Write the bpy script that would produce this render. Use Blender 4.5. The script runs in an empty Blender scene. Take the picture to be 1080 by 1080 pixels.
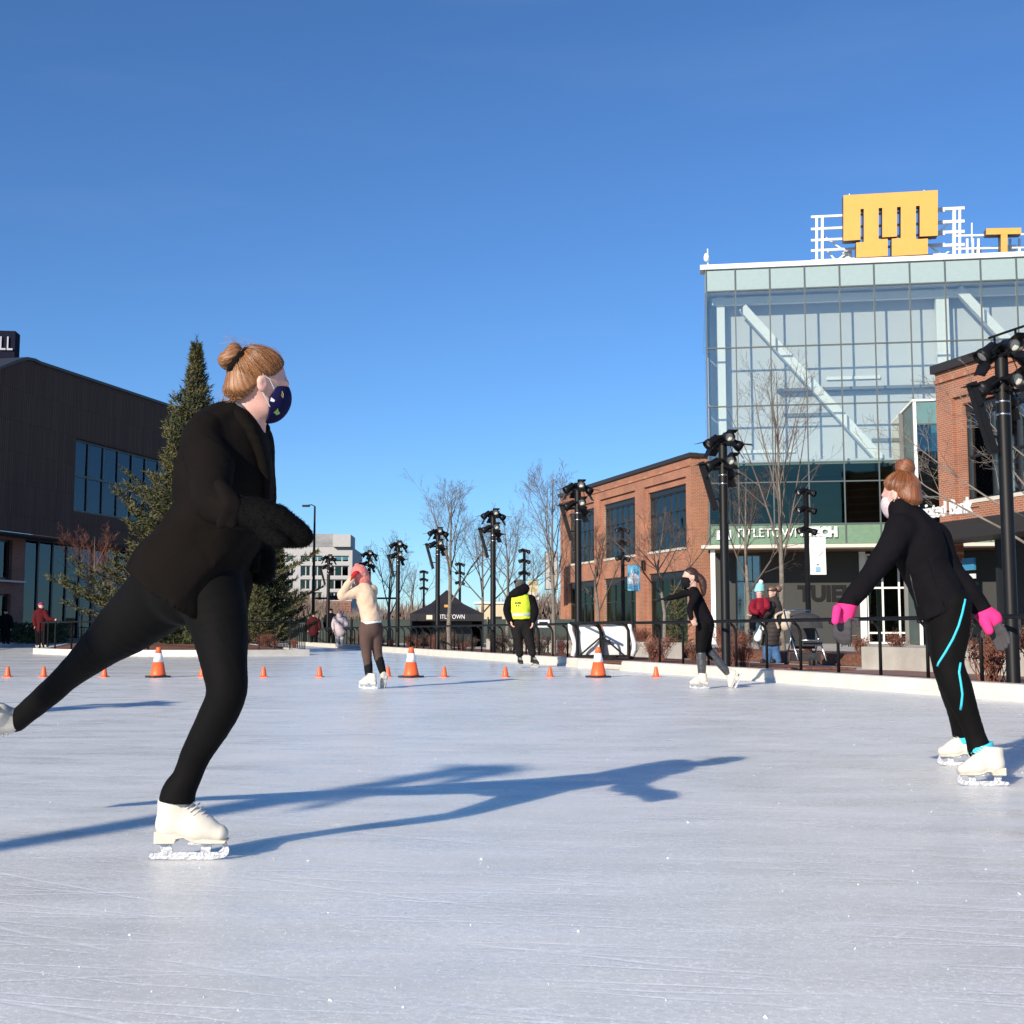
import bpy, bmesh, math, random
import numpy as np
from mathutils import Vector, Matrix
from mathutils.bvhtree import BVHTree
random.seed(7); RNG = np.random.default_rng(7)
scene = bpy.context.scene
C = scene.collection
# ------------------------------------------------------------------ camera, sky, sun, exposure
F = 1305.0; CAMZ = 0.70
PITCH = math.atan(126.0 / F); cp, sp = math.cos(PITCH), math.sin(PITCH)
cam_d = bpy.data.cameras.new('camera'); cam = bpy.data.objects.new('camera', cam_d); C.objects.link(cam)
cam_d.sensor_width = 36.0; cam_d.lens = F / 1080 * 36.0; cam_d.clip_start = 0.05; cam_d.clip_end = 5000
cam.location = (0, 0, CAMZ); cam.rotation_euler = (math.pi / 2 + PITCH, 0, 0); scene.camera = cam
SUN_EL = math.radians(23.0); SUN_TO = Vector((0.55, 0.835, 0)).normalized()
world = bpy.data.worlds.new('World'); scene.world = world; world.use_nodes = True
wn = world.node_tree.nodes; bg = wn['Background']
sky = wn.new('ShaderNodeTexSky'); sky.sky_type = 'NISHITA'; sky.sun_disc = False
sky.sun_elevation = SUN_EL; sky.sun_rotation = math.atan2(-SUN_TO.x, -SUN_TO.y)
sky.altitude = 200; sky.air_density = 1.0; sky.dust_density = 0.0; sky.ozone_density = 4.0
tint = wn.new('ShaderNodeMix'); tint.data_type = 'RGBA'; tint.blend_type = 'MULTIPLY'; tint.inputs[0].default_value = 1.0; tint.inputs[7].default_value = (0.64, 0.91, 1.20, 1)
world.node_tree.links.new(sky.outputs[0], tint.inputs[6]); 
wl = world.node_tree.links; wtc = wn.new('ShaderNodeTexCoord'); wmp = wn.new('ShaderNodeMapping'); wmp.inputs['Scale'].default_value = (1.2, 1.2, 9.0); wl.new(wtc.outputs['Generated'], wmp.inputs[0])
wno = wn.new('ShaderNodeTexNoise'); wno.inputs['Scale'].default_value = 2.4; wno.inputs['Detail'].default_value = 8.0; wl.new(wmp.outputs[0], wno.inputs[0])   # thin high wisps
wrp = wn.new('ShaderNodeMapRange'); wrp.inputs['From Min'].default_value = 0.54; wrp.inputs['From Max'].default_value = 0.85; wrp.inputs['To Max'].default_value = 0.03; wl.new(wno.outputs[0], wrp.inputs[0])
wsp = wn.new('ShaderNodeMix'); wsp.data_type = 'RGBA'; wsp.inputs[7].default_value = (7.5, 8.2, 9.0, 1); wl.new(wrp.outputs[0], wsp.inputs[0]); wl.new(tint.outputs[2], wsp.inputs[6]); wl.new(wsp.outputs[2], bg.inputs[0]); bg.inputs[1].default_value = 0.098
sun_d = bpy.data.lights.new('sun', 'SUN'); sun_d.energy = 5.0; sun_d.angle = math.radians(0.55); sun_d.color = (1.0, 0.90, 0.76)
sun = bpy.data.objects.new('sun', sun_d); C.objects.link(sun); sun.location = (-20, -30, 40)
sun.rotation_euler = (SUN_TO * math.cos(SUN_EL) + Vector((0, 0, -math.sin(SUN_EL)))).to_track_quat('-Z', 'Y').to_euler()
scene.view_settings.view_transform = 'Standard'; scene.view_settings.look = 'None'
scene.view_settings.exposure = 0.3; scene.view_settings.gamma = 1.0

# ------------------------------------------------------------------ pixel helpers (photograph pixels, 1080 wide)
def ray(x, y):
    u = (x - 540) / F; v = (540 - y) / F
    return Vector((u, cp - v * sp, sp + v * cp))
def P(x, y, Y):                      # point on the pixel's ray at depth Y
    d = ray(x, y); return Vector((0, 0, CAMZ)) + d * (Y / d.y)
def G(x, y, z=0.0):                  # point on the level z
    d = ray(x, y); return Vector((0, 0, CAMZ)) + d * ((z - CAMZ) / d.z)
def S(x, y, Y):                      # metres per pixel there
    return Y / ray(x, y).y / F
def edge(Y, off=0.0):                # right edge of the rink
    return 8.95 - 0.31 * Y + off

# ------------------------------------------------------------------ materials
MATS = {}
def nodes_of(name):
    m = bpy.data.materials.new(name); m.use_nodes = True
    nt = m.node_tree; return m, nt, nt.nodes['Principled BSDF']
def N(nt, t, **kw):
    n = nt.nodes.new(t)
    for k, v in kw.items():
        if k in n.inputs: n.inputs[k].default_value = v
        else: setattr(n, k, v)
    return n
def ramp(nt, src, a, b, ca=(0, 0, 0, 1), cb=(1, 1, 1, 1)):
    r = nt.nodes.new('ShaderNodeValToRGB'); e = r.color_ramp.elements
    e[0].position = a; e[1].position = b; e[0].color = ca; e[1].color = cb
    nt.links.new(src, r.inputs[0]); return r.outputs[0]
def mixc(nt, fac, a, b, mode='MIX'):
    m = nt.nodes.new('ShaderNodeMix'); m.data_type = 'RGBA'; m.blend_type = mode
    for s, i in ((fac, 0), (a, 6), (b, 7)):
        if hasattr(s, 'is_linked') or hasattr(s, 'links'): nt.links.new(s, m.inputs[i])
        elif i == 0: m.inputs[0].default_value = s
        else: m.inputs[i].default_value = (*s[:3], 1)
    return m.outputs[2]
def M(name, col, rough=0.6, var=0.15, scale=6.0, bump=0.0, bscale=60.0, metal=0.0, spec=0.5, sheen=0.0, stretch=(1, 1, 1), sub=0.0):
    if name in MATS: return MATS[name]
    m, nt, b = nodes_of(name)
    tc = N(nt, 'ShaderNodeTexCoord'); mp = N(nt, 'ShaderNodeMapping'); mp.inputs['Scale'].default_value = stretch
    nt.links.new(tc.outputs['Object'], mp.inputs[0])
    if var > 0:
        n = N(nt, 'ShaderNodeTexNoise', Scale=scale, Detail=6.0, Roughness=0.6); nt.links.new(mp.outputs[0], n.inputs[0])
        lo = tuple(c * (1 - var) for c in col); hi = tuple(min(1, c * (1 + var)) for c in col)
        nt.links.new(ramp(nt, n.outputs[0], 0.3, 0.7, (*lo, 1), (*hi, 1)), b.inputs['Base Color'])
    else: b.inputs['Base Color'].default_value = (*col, 1)
    b.inputs['Roughness'].default_value = rough; b.inputs['Metallic'].default_value = metal
    b.inputs['Specular IOR Level'].default_value = spec; b.inputs['Sheen Weight'].default_value = sheen
    if sub: b.inputs['Subsurface Weight'].default_value = sub; b.inputs['Subsurface Scale'].default_value = 0.01
    if bump > 0:
        n2 = N(nt, 'ShaderNodeTexNoise', Scale=bscale, Detail=4.0); nt.links.new(mp.outputs[0], n2.inputs[0])
        bp = N(nt, 'ShaderNodeBump', Strength=bump, Distance=0.02); nt.links.new(n2.outputs[0], bp.inputs['Height'])
        nt.links.new(bp.outputs[0], b.inputs['Normal'])
    MATS[name] = m; return m
def brick_mat(name, c1, c2, mortar, bw=0.215, rh=0.076, ms=0.011, flat=False, bump=0.35):
    if name in MATS: return MATS[name]
    m, nt, b = nodes_of(name)
    tc = N(nt, 'ShaderNodeTexCoord'); sx = N(nt, 'ShaderNodeSeparateXYZ'); cb = N(nt, 'ShaderNodeCombineXYZ')
    nt.links.new(tc.outputs['Object'], sx.inputs[0]); nt.links.new(sx.outputs[0], cb.inputs[0]); nt.links.new(sx.outputs[1 if flat else 2], cb.inputs[1])
    br = N(nt, 'ShaderNodeTexBrick', Scale=1.0); br.inputs['Brick Width'].default_value = bw; br.inputs['Row Height'].default_value = rh
    br.inputs['Mortar Size'].default_value = ms; br.inputs['Bias'].default_value = 0.0
    br.inputs['Color1'].default_value = (*c1, 1); br.inputs['Color2'].default_value = (*c2, 1); br.inputs['Mortar'].default_value = (*mortar, 1)
    nt.links.new(cb.outputs[0], br.inputs[0])
    n = N(nt, 'ShaderNodeTexNoise', Scale=0.7, Detail=6.0); nt.links.new(tc.outputs['Object'], n.inputs[0])
    v = ramp(nt, n.outputs[0], 0.3, 0.75, (0.72, 0.72, 0.74, 1), (1.12, 1.08, 1.04, 1))
    nt.links.new(mixc(nt, 1.0, br.outputs[0], v, 'MULTIPLY'), b.inputs['Base Color'])
    bp = N(nt, 'ShaderNodeBump', Strength=bump, Distance=0.01); bp.invert = True
    nt.links.new(br.outputs[1], bp.inputs['Height']); nt.links.new(bp.outputs[0], b.inputs['Normal'])
    b.inputs['Roughness'].default_value = 0.85; MATS[name] = m; return m
def glass_mat(name, tint, refl=0.35, rcol=(1, 1, 1), rough=0.015, wav=0.02):
    if name in MATS: return MATS[name]
    m = bpy.data.materials.new(name); m.use_nodes = True; nt = m.node_tree; nt.nodes.clear()
    out = N(nt, 'ShaderNodeOutputMaterial'); mx = N(nt, 'ShaderNodeMixShader')
    tr = N(nt, 'ShaderNodeBsdfTransparent'); tr.inputs[0].default_value = (*tint, 1)
    gl = N(nt, 'ShaderNodeBsdfGlossy'); gl.inputs[0].default_value = (*rcol, 1); gl.inputs['Roughness'].default_value = rough
    lw = N(nt, 'ShaderNodeLayerWeight', Blend=0.22)
    mr = N(nt, 'ShaderNodeMapRange'); mr.inputs['To Min'].default_value = refl; mr.inputs['To Max'].default_value = 1.0
    nt.links.new(lw.outputs['Fresnel'], mr.inputs[0]); nt.links.new(mr.outputs[0], mx.inputs[0])
    tc = N(nt, 'ShaderNodeTexCoord'); n = N(nt, 'ShaderNodeTexNoise', Scale=0.35, Detail=2.0); nt.links.new(tc.outputs['Generated'], n.inputs[0])
    bp = N(nt, 'ShaderNodeBump', Strength=wav, Distance=0.5); nt.links.new(n.outputs[0], bp.inputs['Height']); nt.links.new(bp.outputs[0], gl.inputs['Normal'])
    nt.links.new(tr.outputs[0], mx.inputs[1]); nt.links.new(gl.outputs[0], mx.inputs[2]); nt.links.new(mx.outputs[0], out.inputs[0])
    MATS[name] = m; return m

# ------------------------------------------------------------------ object helpers
WL = {}
def link(o, parent=None, local=False):
    C.objects.link(o)
    if parent is not None:
        o.parent = parent
        if not local:
            o.location = -WL.get(parent.name, Vector()); WL[o.name] = Vector()
    return o
def tag(o, label=None, cat=None, group=None, kind=None):
    if label: o['label'] = label
    if cat: o['category'] = cat
    if group: o['group'] = group
    if kind: o['kind'] = kind
    return o
def empty(name, loc=(0, 0, 0), rz=0.0, label=None, cat=None, group=None):
    o = bpy.data.objects.new(name, None); o.empty_display_size = 0.3; C.objects.link(o)
    o.location = loc; o.rotation_euler = (0, 0, rz); WL[o.name] = Vector(loc); return tag(o, label, cat, group)
class MB:
    def __init__(s): s.v = []; s.f = []
    def add(s, v, f):
        n = len(s.v); s.v += [tuple(a) for a in v]; s.f += [tuple(i + n for i in q) for q in f]; return s
    def box(s, c, d, rot=None):
        vs = [Vector((x * d[0] / 2, y * d[1] / 2, z * d[2] / 2)) for x in (-1, 1) for y in (-1, 1) for z in (-1, 1)]
        if rot is not None: vs = [rot @ v for v in vs]
        return s.add([v + Vector(c) for v in vs], [(0, 1, 3, 2), (4, 6, 7, 5), (0, 4, 5, 1), (2, 3, 7, 6), (0, 2, 6, 4), (1, 5, 7, 3)])
    def bar(s, a, b, w, h):
        a = Vector(a); b = Vector(b); d = b - a
        return s.box((a + b) / 2, (w, h, d.length), d.to_track_quat('Z', 'Y').to_matrix())
    def tube(s, pts, rs, n=8, cap=True):
        pts = [Vector(p) for p in pts]; v = []; m = len(pts)
        if not hasattr(rs, '__len__'): rs = [rs] * m
        d0 = (pts[1] - pts[0]).normalized(); up = Vector((0, 0, 1)) if abs(d0.z) < 0.9 else Vector((1, 0, 0))
        xa = d0.cross(up).normalized()
        for i, p in enumerate(pts):
            d = (pts[min(i + 1, m - 1)] - pts[max(i - 1, 0)]).normalized()
            xa = (xa - d * xa.dot(d)); xa = xa.normalized() if xa.length > 1e-6 else d.orthogonal().normalized()
            ya = d.cross(xa)
            for k in range(n):
                a = 2 * math.pi * k / n; v.append(p + (xa * math.cos(a) + ya * math.sin(a)) * rs[i])
        f = [(i * n + k, i * n + (k + 1) % n, (i + 1) * n + (k + 1) % n, (i + 1) * n + k) for i in range(m - 1) for k in range(n)]
        if cap: f += [tuple(range(n - 1, -1, -1)), tuple(range((m - 1) * n, m * n))]
        return s.add(v, f)
    def prism(s, poly, a, b, axes=(0, 2, 1)):      # 2-D outline extruded along the third axis
        n = len(poly); v = []
        for t in (a, b):
            for q in poly:
                p = [0, 0, 0]; p[axes[0]] = q[0]; p[axes[1]] = q[1]; p[axes[2]] = t; v.append(p)
        return s.add(v, [tuple(range(n)), tuple(range(2 * n - 1, n - 1, -1))] + [(i, i + n, (i + 1) % n + n, (i + 1) % n) for i in range(n)])
    def lathe(s, prof, n=16, c=(0, 0, 0)):
        v = [(c[0] + r * math.cos(2 * math.pi * k / n), c[1] + r * math.sin(2 * math.pi * k / n), c[2] + z) for r, z in prof for k in range(n)]
        m = len(prof)
        f = [(i * n + k, i * n + (k + 1) % n, (i + 1) * n + (k + 1) % n, (i + 1) * n + k) for i in range(m - 1) for k in range(n)]
        f += [tuple(range(n - 1, -1, -1)), tuple(range((m - 1) * n, m * n))]
        return s.add(v, f)
    def mesh(s, name, mat, smooth=False, fix=True):
        me = bpy.data.meshes.new(name); me.from_pydata([tuple(p) for p in s.v], [], s.f); me.update()
        if fix:
            b = bmesh.new(); b.from_mesh(me); bmesh.ops.recalc_face_normals(b, faces=b.faces); b.to_mesh(me); b.free()
        if mat: me.materials.append(mat)
        if smooth: me.polygons.foreach_set('use_smooth', [True] * len(me.polygons))
        return me
    def obj(s, name, mat, parent=None, smooth=False, local=False, fix=True):
        return link(bpy.data.objects.new(name, s.mesh(name, mat, smooth, fix)), parent, local)
UC = {}
def cube(name, mat, parent, loc, dims, rot=(0, 0, 0)):      # shared unit cube, scaled; local to its parent
    if mat.name not in UC: UC[mat.name] = MB().box((0, 0, 0), (1, 1, 1)).mesh('block', mat)
    o = bpy.data.objects.new(name, UC[mat.name]); C.objects.link(o); o.parent = parent
    o.location = loc; o.scale = dims; o.rotation_euler = rot; return o
def copy_tree(o, parent=None):
    c = o.copy(); C.objects.link(c); c.parent = parent
    for ch in list(o.children): copy_tree(ch, c)
    return c
def text_mesh(body, size, depth, mat, bold=0.0, spacing=1.0):
    cu = bpy.data.curves.new('lettering', 'FONT'); cu.body = body; cu.size = size; cu.extrude = depth; cu.offset = bold; cu.space_character = spacing
    cu.align_x = 'LEFT'; cu.align_y = 'BOTTOM'
    t = bpy.data.objects.new('lettering', cu); C.objects.link(t); dg = bpy.context.evaluated_depsgraph_get(); dg.update()
    me = bpy.data.meshes.new_from_object(t.evaluated_get(dg)); bpy.data.objects.remove(t)
    me.materials.clear(); me.materials.append(mat); return me
def text_obj(body, size, depth, mat, parent, loc, rot, name='lettering', width=None, bold=0.0):
    me = text_mesh(body, size, depth, mat, bold); o = bpy.data.objects.new(name, me); C.objects.link(o); o.parent = parent
    o.location = loc; o.rotation_euler = rot
    if width:
        xs = [v.co.x for v in me.vertices]; o.scale = (width / (max(xs) - min(xs)), 1, 1)
    return o

# ------------------------------------------------------------------ implicit surfaces for bodies and clothes
def cap_prim(a, b, ra, rb, ky=1.0, y0=None):
    a = np.array(a, dtype=np.float32); b = np.array(b, dtype=np.float32); rm = max(ra, rb)
    lo = np.minimum(a, b) - rm; hi = np.maximum(a, b) + rm
    if y0 is None: y0 = (a[1] + b[1]) / 2
    if ky != 1.0: lo[1] = min(a[1], b[1]) - rm * ky; hi[1] = max(a[1], b[1]) + rm * ky
    def f(X, Y, Z):
        A = a.copy(); B = b.copy()
        if ky != 1.0: Y = y0 + (Y - y0) / ky; A[1] = y0 + (A[1] - y0) / ky; B[1] = y0 + (B[1] - y0) / ky
        d = B - A; L = float(d @ d) + 1e-9
        t = np.clip(((X - A[0]) * d[0] + (Y - A[1]) * d[1] + (Z - A[2]) * d[2]) / L, 0, 1)
        return np.sqrt((X - A[0] - t * d[0]) ** 2 + (Y - A[1] - t * d[1]) ** 2 + (Z - A[2] - t * d[2]) ** 2) - (ra + (rb - ra) * t)
    return lo, hi, f
def chain(pts, ky=1.0):              # pts: (x, y, depth, radius) in photograph pixels, or (Vector, r); a smooth limb
    q = []
    for p in pts:
        if len(p) == 4: v = P(p[0], p[1], p[2]); q.append(np.array([v.x, v.y, v.z, p[3] * S(p[0], p[1], p[2])]))
        else: v = Vector(p[0]); q.append(np.array([v.x, v.y, v.z, p[1]]))
    if len(q) == 1: q.append(q[0] + 1e-5)
    out = []; n = len(q); m = 5 if n > 2 else 1
    for i in range(n - 1):
        p0, p1, p2, p3 = q[max(i - 1, 0)], q[i], q[i + 1], q[min(i + 2, n - 1)]
        for t in np.arange(m) / m: out.append(0.5 * (2 * p1 + (p2 - p0) * t + (2 * p0 - 5 * p1 + 4 * p2 - p3) * t * t + (3 * p1 - p0 - 3 * p2 + p3) * t ** 3))
    out.append(q[-1]); y0 = float(np.mean([o[1] for o in out]))
    return [('group', [cap_prim(out[i][:3], out[i + 1][:3], out[i][3], out[i + 1][3], ky, y0) for i in range(len(out) - 1)])]
def ell_prim(c, R, r):               # ellipsoid, R columns are its axes
    c = np.array(c, dtype=np.float32); Rm = np.array(R, dtype=np.float32).reshape(3, 3); r = np.array(r, dtype=np.float32); m = r.max()
    def f(X, Y, Z):
        q = [((X - c[0]) * Rm[0, i] + (Y - c[1]) * Rm[1, i] + (Z - c[2]) * Rm[2, i]) for i in range(3)]
        k0 = np.sqrt(sum((q[i] / r[i]) ** 2 for i in range(3))); k1 = np.sqrt(sum((q[i] / r[i] ** 2) ** 2 for i in range(3))) + 1e-6
        return k0 * (k0 - 1) / k1
    return c - m, c + m, f
def smin(a, b, k):
    if k <= 0: return np.minimum(a, b)
    h = np.maximum(k - np.abs(a - b), 0) / k
    return np.minimum(a, b) - h * h * k * 0.25
def plane_cut(p, n):
    p = Vector(p); n = Vector(n).normalized()
    return lambda X, Y, Z: (X - p.x) * n.x + (Y - p.y) * n.y + (Z - p.z) * n.z
def pix_cut(x0, y0, x1, y1, D, side, xmax=None):  # removes what lies on the given side of a line drawn across the garment
    a = P(x0, y0, D); b = P(x1, y1, D); d = b - a; n = Vector((d.z, 0, -d.x)) * side; f = plane_cut(a, n)
    if xmax is None: return f
    xm = P(xmax, y1, D).x; return lambda X, Y, Z: np.where(X + 0 * Y + 0 * Z > xm, -1.0, f(X, Y, Z)).astype(np.float32)
def sdf_build(prims, h, k=0.03, cuts=(), post=None):
    prims = [p if p[0] is not None and isinstance(p[0], str) else ('group', [p]) for p in prims]; flat = [q for p in prims for q in p[1]]
    pad = max(k, 0.0) + 3 * h
    lo = np.min([p[0] for p in flat], axis=0) - pad; hi = np.max([p[1] for p in flat], axis=0) + pad
    n = np.ceil((hi - lo) / h).astype(int) + 1
    ax = [lo[i] + h * np.arange(n[i], dtype=np.float32) for i in range(3)]
    D = np.full(tuple(n), 0.06 + k, dtype=np.float32)
    for (_, grp) in prims:
      Tm = np.full(tuple(n), 0.06 + k, dtype=np.float32)
      for (a, b, f) in grp:
        i0 = np.maximum(((a - pad - lo) / h).astype(int), 0); i1 = np.minimum(((b + pad - lo) / h).astype(int) + 2, n)
        X, Y, Z = np.meshgrid(*[ax[i][i0[i]:i1[i]] for i in range(3)], indexing='ij', sparse=True)
        sl = tuple(slice(i0[i], i1[i]) for i in range(3))
        Tm[sl] = np.minimum(Tm[sl], f(X, Y, Z).astype(np.float32))
      D = smin(D, Tm, k)
    X, Y, Z = np.meshgrid(*ax, indexing='ij', sparse=True)
    for c in cuts: D = np.maximum(D, c(X, Y, Z))
    if post is not None: D = post(D, X, Y, Z)
    sgn = D < 0
    act = np.zeros(tuple(n - 1), bool); cnt = np.zeros(tuple(n - 1), np.int8)
    offs = [(i, j, k2) for i in (0, 1) for j in (0, 1) for k2 in (0, 1)]
    for (i, j, k2) in offs: cnt += sgn[i:n[0] - 1 + i, j:n[1] - 1 + j, k2:n[2] - 1 + k2]
    act = (cnt > 0) & (cnt < 8); idx = np.argwhere(act); ids = np.full(tuple(n - 1), -1, np.int32); ids[act] = np.arange(len(idx))
    cv = np.stack([D[idx[:, 0] + i, idx[:, 1] + j, idx[:, 2] + k2] for (i, j, k2) in offs], 1)
    acc = np.zeros((len(idx), 3)); num = np.zeros(len(idx))
    oa = np.array(offs, float)
    for a in range(8):
        for b in range(a + 1, 8):
            if np.abs(oa[a] - oa[b]).sum() != 1: continue
            m = (cv[:, a] < 0) != (cv[:, b] < 0)
            t = np.where(m, cv[:, a] / np.where(m, cv[:, a] - cv[:, b], 1), 0)
            acc += np.where(m[:, None], oa[a] + (oa[b] - oa[a]) * t[:, None], 0); num += m
    V = lo + h * (idx + acc / num[:, None])
    Q = []
    for axn in range(3):
        s0 = [slice(1, -1)] * 3; s0[axn] = slice(0, -1); s1 = list(s0); s1[axn] = slice(1, None)
        A = sgn[tuple(s0)]; B = sgn[tuple(s1)]
        for flip, msk in ((False, A & ~B), (True, ~A & B)):
            e = np.argwhere(msk)
            if not len(e): continue
            g = e.copy(); u, v = (axn + 1) % 3, (axn + 2) % 3; g[:, u] += 1; g[:, v] += 1
            def cell(du, dv):
                c = g.copy(); c[:, u] += du; c[:, v] += dv; return ids[c[:, 0], c[:, 1], c[:, 2]]
            q = np.stack([cell(-1, -1), cell(0, -1), cell(0, 0), cell(-1, 0)], 1)
            Q.append(q[:, ::-1] if flip else q)
    return V, np.concatenate(Q)
def vnormals(V, Q):
    fn = np.cross(V[Q[:, 2]] - V[Q[:, 0]], V[Q[:, 3]] - V[Q[:, 1]]); vn = np.zeros_like(V)
    for i in range(4): np.add.at(vn, Q[:, i], fn)
    return vn / (np.linalg.norm(vn, axis=1, keepdims=True) + 1e-12)
def pnoise(V, freq, seed):           # cheap smooth noise: sums of warped sines
    r = np.random.default_rng(seed); out = np.zeros(len(V)); W = V * freq
    for o in range(4):
        d = r.normal(size=(3, 3)); ph = r.uniform(0, 6.28, 3); W = W + 0.5 * np.sin(W @ d.T + ph); w = r.normal(size=3); w /= np.linalg.norm(w)
        out += np.sin(W @ w * 1.7 + ph[0]) / 4
    return out
def grid_obj(name, V, Q, mat, parent, wr=0.0, wf=14.0, seed=1, attr=None):
    if wr: V = V + vnormals(V, Q) * (wr * (1 - 2 * np.abs(pnoise(V, wf, seed))) + wr * 0.35 * pnoise(V, wf * 2.7, seed + 5))[:, None]
    me = bpy.data.meshes.new(name); me.vertices.add(len(V)); me.vertices.foreach_set('co', V.astype(np.float32).ravel())
    me.loops.add(len(Q) * 4); me.loops.foreach_set('vertex_index', Q.astype(np.int32).ravel())
    me.polygons.add(len(Q)); me.polygons.foreach_set('loop_start', np.arange(0, len(Q) * 4, 4, dtype=np.int32))
    me.polygons.foreach_set('use_smooth', np.ones(len(Q), bool)); me.update(calc_edges=True); me.validate()
    if attr is not None:
        a = me.attributes.new('strand', 'FLOAT_VECTOR', 'POINT'); a.data.foreach_set('vector', attr(V).astype(np.float32).ravel())
    me.materials.append(mat); o = link(bpy.data.objects.new(name, me), parent); o['vq'] = 0; del o['vq']
    return o, V, Q
# ------------------------------------------------------------------ ground, ice, kerbs, paving
def ice_material():
    m, nt, b = nodes_of('skated_ice')
    tc = N(nt, 'ShaderNodeTexCoord'); co = tc.outputs['Object']
    def noise(scale, detail=5.0, st=(1, 1, 1), rot=0.0, rough=0.6, dist=0.0):
        mp = N(nt, 'ShaderNodeMapping'); mp.inputs['Scale'].default_value = st; mp.inputs['Rotation'].default_value = (0, 0, rot); nt.links.new(co, mp.inputs[0])
        n = N(nt, 'ShaderNodeTexNoise', Scale=scale, Detail=detail, Roughness=rough, Distortion=dist); nt.links.new(mp.outputs[0], n.inputs[0]); return n.outputs[0]
    broad = noise(0.55, 6, rough=0.65, dist=0.6)
    col = ramp(nt, broad, 0.32, 0.70, (0.665, 0.668, 0.625, 1), (0.885, 0.875, 0.81, 1))
    streak = ramp(nt, noise(1.9, 10, (0.35, 1.5, 1), 0.18, 0.78), 0.46, 0.70)
    col = mixc(nt, streak, col, (0.89, 0.885, 0.84))
    streak2 = ramp(nt, noise(5.0, 9, (0.25, 2.0, 1), -0.12, 0.8), 0.52, 0.74)
    col = mixc(nt, streak2, col, (0.93, 0.925, 0.88))
    grain = ramp(nt, noise(38, 8, (1, 1.4, 1), 0.9, 0.8), 0.36, 0.66, (0.80, 0.81, 0.83, 1), (1.0, 1.0, 1.0, 1))
    col = mixc(nt, 1.0, col, grain, 'MULTIPLY')
    # curved skate cuts: thin lines where warped rings cross
    def cuts(scale, cx, cy, thr):
        mp = N(nt, 'ShaderNodeMapping'); mp.inputs['Location'].default_value = (cx, cy, 0); nt.links.new(co, mp.inputs[0])
        w = N(nt, 'ShaderNodeTexWave', Scale=scale, Distortion=6.0, Detail=3.0); w.wave_type = 'RINGS'; w.rings_direction = 'Z'
        w.inputs['Detail Scale'].default_value = 0.35; nt.links.new(mp.outputs[0], w.inputs[0])
        return ramp(nt, w.outputs[1], thr, 1.0)
    c1 = cuts(1.1, 0.5, 3.0, 0.992); c2 = cuts(0.8, -9.0, -24.0, 0.994); c3 = cuts(1.4, 2.0, 9.0, 0.992); c4 = cuts(1.7, -4.0, -18.0, 0.990)
    frag = ramp(nt, noise(1.1, 4), 0.42, 0.62)
    cc = mixc(nt, 1.0, mixc(nt, 1.0, c1, c2, 'ADD'), mixc(nt, 1.0, c3, c4, 'ADD'), 'ADD')
    cc = mixc(nt, 1.0, mixc(nt, 1.0, cc, frag, 'MULTIPLY'), (0.45, 0.45, 0.45), 'MULTIPLY')
    col = mixc(nt, cc, col, (0.90, 0.91, 0.93))
    fine = ramp(nt, noise(60, 5, (1, 1.2, 1), 0.5, 0.8), 0.52, 0.62)
    patch = ramp(nt, noise(2.6, 5, (0.5, 1.5, 1), 0.3), 0.36, 0.60)
    col = mixc(nt, mixc(nt, 1.0, fine, patch, 'MULTIPLY'), col, (0.97, 0.965, 0.93))
    def specks(scale, size, keep):       # scattered flecks of shaved snow
        vo = N(nt, 'ShaderNodeTexVoronoi', Scale=scale); nt.links.new(co, vo.inputs[0])
        near = ramp(nt, vo.outputs['Distance'], size * .6, size, (1, 1, 1, 1), (0, 0, 0, 1)); sel = ramp(nt, vo.outputs['Color'], keep, keep + .02); return mixc(nt, 1.0, near, sel, 'MULTIPLY')
    scuff = mixc(nt, 1.0, ramp(nt, noise(11, 6, (0.55, 1.5, 1), 0.2, 0.7), 0.60, 0.66), ramp(nt, noise(1.3, 4, (0.7, 1.3, 1), 0.5), 0.46, 0.58), 'MULTIPLY')
    col = mixc(nt, scuff, col, (0.95, 0.94, 0.91))
    for sc_, sz_, kp_ in ((14, .09, .62), (26, .14, .55), (48, .20, .50), (90, .28, .45)): col = mixc(nt, specks(sc_, sz_, kp_), col, (0.96, 0.96, 0.95))
    nt.links.new(col, b.inputs['Base Color'])
    # beyond the cone line the sheet is freshly flooded and wetter
    sx = N(nt, 'ShaderNodeSeparateXYZ'); nt.links.new(co, sx.inputs[0])
    mr = N(nt, 'ShaderNodeMapRange'); mr.inputs['From Min'].default_value = 18.6; mr.inputs['From Max'].default_value = 20.3; nt.links.new(sx.outputs[1], mr.inputs[0])
    r1 = ramp(nt, noise(2.2, 7, (0.7, 1.8, 1), 0.2, 0.7), 0.35, 0.65, (0.20, 0.20, 0.20, 1), (0.46, 0.46, 0.46, 1))
    r2 = ramp(nt, noise(1.2, 8, (0.3, 1.6, 1), 0.15, 0.75), 0.35, 0.65, (0.13, 0.13, 0.13, 1), (0.36, 0.36, 0.36, 1))
    rr = mixc(nt, mr.outputs[0], r1, r2); nt.links.new(rr, b.inputs['Roughness'])
    b.subsurface_method = 'BURLEY'; b.inputs['Subsurface Weight'].default_value = 0.6; b.inputs['Subsurface Scale'].default_value = 0.16; b.inputs['Subsurface Radius'].default_value = (0.7, 0.9, 1.0)
    b.inputs['Specular IOR Level'].default_value = 0.32; b.inputs['IOR'].default_value = 1.31
    h = mixc(nt, 1.0, mixc(nt, 0.5, noise(45, 6, rough=0.75), noise(6, 6), 'MIX'), cc, 'SUBTRACT')
    bp = N(nt, 'ShaderNodeBump', Strength=0.28, Distance=0.012); nt.links.new(h, bp.inputs['Height'])
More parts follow.
